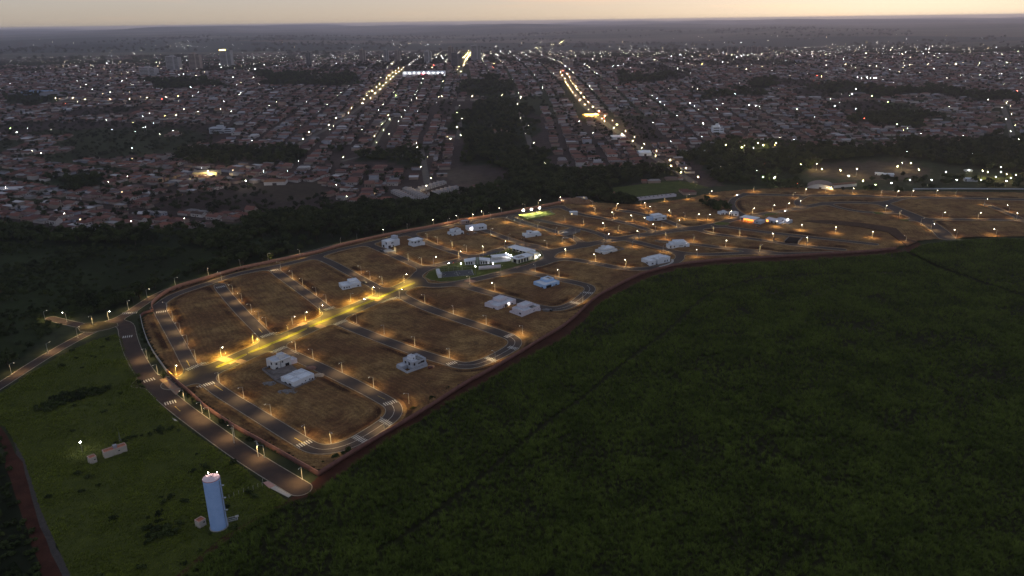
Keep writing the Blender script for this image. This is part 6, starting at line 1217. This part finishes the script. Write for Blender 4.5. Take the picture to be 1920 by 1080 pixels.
# -- taller buildings of the centre
def tower(label, x, ytop, ybase, wpx, m, setb=.75, crown=None, name='apartment_tower'):
    g = G(x, ybase); zb = float(hgt(*g)); D_ = math.hypot(g[0], g[1]); w = wpx * D_ / F; h = (ybase - ytop) * D_ / F; o = thing(name, label, 'building', (g[0], g[1], zb - 2), TH); d = w * setb; h += 2
    MB().box(-w * .5, w * .12, -d / 2, d / 2, 0, h).build('wall', m, o); MB().box(w * .12 + .02, w * .5, -d / 2 + 1.5, d / 2 + 1.5, 0, h - 3).build('wall', m, o); MB().box(-w * .2, w * .08, -d * .2, d * .2, h + .01, h + 3.5).build('lift_house', m, o)
    n = max(3, int(h / 3.4))
    for i in range(1, n):
        z_ = i * h / n
        if z_ < h - 3.2: MB().box(-w * .46, w * .06, -d / 2 - .15, -d / 2 + .05, z_, z_ + 1.4).build('window_band', M_glass, o); MB().box(w * .18, w * .46, -d / 2 + 1.35, -d / 2 + 1.55, z_, z_ + 1.4).build('window_band', M_glass, o)
        if i % 2 == 0: MB().box(-w * .5 - 1.0, -w * .5 + .05, -d * .3, d * .3, z_ - .3, z_ + .8).build('balcony', m, o)
    if crown: MB().box(-w * .48, w * .1, -d / 2 - .4, -d / 2 - .16, h - 2.6, h - .2).build('lit_crown', crown, o)
    return o
M_tb = mat('tower_concrete', (.30, .28, .29), .85, (.36, .34, .35), .1); M_td = mat('tower_dark', (.10, .095, .11), .7, (.13, .125, .14), .1); M_tb2 = mat('tower_brownish', (.26, .21, .19), .85, (.32, .26, .24), .1)
tower('wide grey apartment tower of two slabs beside a red lamp', 328, 110, 133, 20, M_tb); tower('pale apartment tower with stepped top near the town edge', 369, 105, 132, 17, M_tb2); tower('tall apartment tower with glowing yellow roof band', 427, 97, 125, 18, M_tb, crown=mat('yellow_crown_light', (1, .8, .3), .5, emit=(1, .72, .2), estr=6))
tower('slim dark apartment tower standing alone', 580, 101, 125, 8, M_td); tower('pair of low grey apartment slabs in front of dark trees', 281, 129, 143, 24, M_tb); tower('slim brownish tower of the town centre', 681, 95, 117, 10, M_tb2); tower('narrow grey tower of the centre, beside its pale twin', 725, 96, 119, 9, M_tb); tower('narrow pale tower beside the grey one', 746, 96, 117, 9, M_tb2)
tower('squat pale tower among white lamps of the centre', 803, 98, 119, 13, M_tb); tower('brown tower between the two bright avenues', 846, 90, 116, 10, M_tb2); tower('dark tower with pale edge beside the bright avenue', 857, 101, 126, 19, M_td); tower('big grey tower with lit floors at the end of the bright avenue', 893, 88, 116, 17, M_tb); tower('low wide office block below the hills', 1065, 112, 125, 17, M_tb2)
for i, x in enumerate((1390, 1402, 1413, 1424, 1368)): tower('pale mid-rise slab of the housing estate under the bright lamps', x, 89 + i % 2, 103.5, 9, M_tb2, .6, name='apartment_block')['group'] = 'pale mid-rise slabs below the hills'
tower('blue-white five-storey block above the dark eastern woods', 1345, 237, 251, 20, M_white, .6, name='apartment_block'); tower('grey-white low school block among the tile-roofed houses', 417, 240, 249, 38, M_greyr, .5, name='school_block')
def shed(label, x, y, wpx, dm, h, m, rm, name='warehouse'):
    g = G(x, y); D_ = math.hypot(g[0], g[1]); w = wpx * D_ / F; o = thing(name, label, 'building', (g[0], g[1], float(hgt(*g)) - .5), TH); MB().ring(-w / 2, w / 2, 0, dm, 0, h, .3).build('wall', m, o)
    MB().poly([(-w / 2 - .5, -.5, h), (w / 2 + .5, -.5, h), (w / 2 + .5, dm / 2, h + dm * .09), (-w / 2 - .5, dm / 2, h + dm * .09)]).poly([(w / 2 + .5, dm + .5, h), (-w / 2 - .5, dm + .5, h), (-w / 2 - .5, dm / 2, h + dm * .09), (w / 2 + .5, dm / 2, h + dm * .09)]).build('roof', rm, o); MB().box(-w * .1, w * .1, -.1, .1, .5, h * .7).build('door', M_door, o); return o, w, D_
shed('long brown-roofed shed on the hillside in the dark wooded gap', 941, 250, 32, 18, 5, M_tw[1], mat('ochre_roof', (.20, .10, .055), .9)); shed('long shed with brown roof and cream wall on the old quarter slope', 515, 348, 38, 16, 5, M_tw[2], mat('ochre_roof', (.2, .1, .05), .9)); shed('cream hall with a warmly lit wall above the old quarter', 385, 332, 42, 18, 7, mat('cream_lit', (.5, .42, .26), .9), M_tr[6]); shed('grey-roofed warehouse at the frame edge of the old quarter', 12, 362, 44, 20, 5, M_tw[4], M_tr[7])
shed('pale warehouse beside the straight lit avenue', 1210, 293, 22, 24, 5, M_white, M_metalroof); shed('low bright warehouse on the avenue side, lit along its roof', 1160, 262, 26, 20, 5, M_white, M_metalroof); shed('blue-roofed warehouse among the left-hand lights', 68, 178, 46, 30, 7, M_blue, mat('blue_roof', (.20, .28, .42), .7)); shed('grey warehouse beside the blue-roofed one', 100, 180, 40, 30, 7, M_tw[4], M_tr[6])
MATS['cream_lit'].name
for A_, B_, dp, lb in (((733,362),(783,385),9,'long pale-roofed row of houses ending at the creek woods, first of the parallel rows'), ((755,357),(798,378),9,'long pale-roofed row of houses beside the first row'), ((788,360),(837,345),9,'slanting row of pale low houses above the dirt street end'), ((813,368),(861,355),10,'slanting row of white low houses touching the creek trees')):
    o, L = house('row_house', lb, A_, B_, dp, 'house'); MB().ring(0, L, 0, dp, -.4, 3.1, .2).build('wall', M_tw[2], o); n_ = max(3, int(L / 7))
    MB().poly([(-.4, -.5, 3.1), (L + .4, -.5, 3.1), (L + .4, dp / 2, 4.5), (-.4, dp / 2, 4.5)]).poly([(L + .4, dp + .5, 3.1), (-.4, dp + .5, 3.1), (-.4, dp / 2, 4.5), (L + .4, dp / 2, 4.5)]).build('roof', M_tr[5], o)
    for i in range(n_): windowpart(o, 'f', (i + .2) * L / n_, .9, 1.3, 1.1, 0, L, 0, dp); windowpart(o, 'f', (i + .6) * L / n_, 0, .9, 2.1, 0, L, 0, dp, door=True)
    for i in range(1, n_): MB().box(i * L / n_ - .1, i * L / n_ + .1, -.6, dp + .6, 3.0, 4.75).build('party_wall', M_tw[0], o)
for x_, y_, e_, c_ in ((392,334,9000,(1,.8,.35)),(462,352,2500,(1,.95,.8)),(800,362,1500,(1,.8,.4)),(1605,330,5000,(1,.78,.35)),(1690,318,5000,(1,.78,.35)),(1530,320,5000,(1,.75,.3)),(1840,334,5000,(1,.9,.4)),(1885,340,5000,(1,.7,.25)),(1450,348,3500,(.9,1,.5)),(1390,288,6000,(1,.85,.35)),(1430,284,6000,(1,.85,.35))):
    g = G(x_, y_); z_ = float(hgt(*g)); o = thing('lamp_mast', 'tall mast lamp pooling light on the ground at the edge of town', 'street lamp', (*g, z_), 0, 'mast lamps at the town edge'); MB().tube((0, 0, -.3), (0, 0, 9), .16, .1, 6).build('mast', M_metal, o); MB().ball((0, 0, 9.2), .3).build('lamp_glass', M_lens, o)
    l = bpy.data.lights.new('mast_light', 'POINT'); l.energy = e_ * 1.6; l.color = c_; l.shadow_soft_size = .3; lo = bpy.data.objects.new('mast_light', l); COL.objects.link(lo); lo.parent = o; lo.location = (0, 0, 9.7)
o, w, D_ = shed('long supermarket with a row of white lamps along its front', 795, 143, 76, 40, 9, M_white, M_metalroof, 'supermarket')
for i in range(9): MB().ball((-w / 2 + (i + .5) * w / 9, -1.6, 9.2), .5).build('facade_lamp', M_bulbw, o)
MB().ball((-w * .02, -2, 7), 1.4, .5, 1.0).build('red_sign', mat('red_sign_light', (1, .1, .1), .5, emit=(1, .05, .06), estr=30), o)
g = G(1108, 221); o = thing('petrol_station', 'petrol station with glowing yellow canopy beside the straight lit avenue', 'petrol station', (*g, float(hgt(*g))), TH)
MB().box(-13, 13, -8, 8, 5.6, 6.4).build('canopy', M_white, o)
for y_ in (-8.2,): MB().box(-13.1, 13.1, y_, y_ + .15, 5.5, 6.6).build('lit_fascia', mat('yellow_sign_light', (1, .7, .1), .5, emit=(1, .58, .06), estr=14), o)
MB().box(-12, 12, -7, 7, 5.4, 5.58).build('canopy_light', mat('canopy_light', (1, .9, .5), .5, emit=(1, .70, .18), estr=10), o)
for x in (-9, 9):
    for y_ in (-5, 5): MB().box(x - .3, x + .3, y_ - .3, y_ + .3, 0, 5.4).build('column', M_white, o)
    MB().box(x - 2.4, x - 1.2, -.5, .5, 0, 1.8).build('pump', M_red, o)
MB().box(-6, 6, 9, 14, 0, 4).build('kiosk', M_white, o); MB().box(-13.1, 13.1, 14.2, 14.4, 3.2, 4.8).build('lit_sign', MATS['yellow_sign_light'], o)

# ------------------------------------------------------------------ evening haze over the whole valley
mb = MB().box(-34000, 34000, -600, 34500, -30, 214); hz = mb.build('haze', None)
m = bpy.data.materials.new('haze_air'); m.use_nodes = True; nt = m.node_tree; nt.nodes.clear(); v = nt.nodes.new('ShaderNodeVolumePrincipled'); u = nt.nodes.new('ShaderNodeOutputMaterial'); v.inputs['Color'].default_value = (.92, .86, .98, 1); v.inputs['Density'].default_value = HAZE_DENSITY; v.inputs['Anisotropy'].default_value = .75
nt.links.new(v.outputs[0], u.inputs['Volume']); hz.data.materials.append(m); tag(hz, 'thin evening haze over the valley and town', 'haze', None, 'stuff')
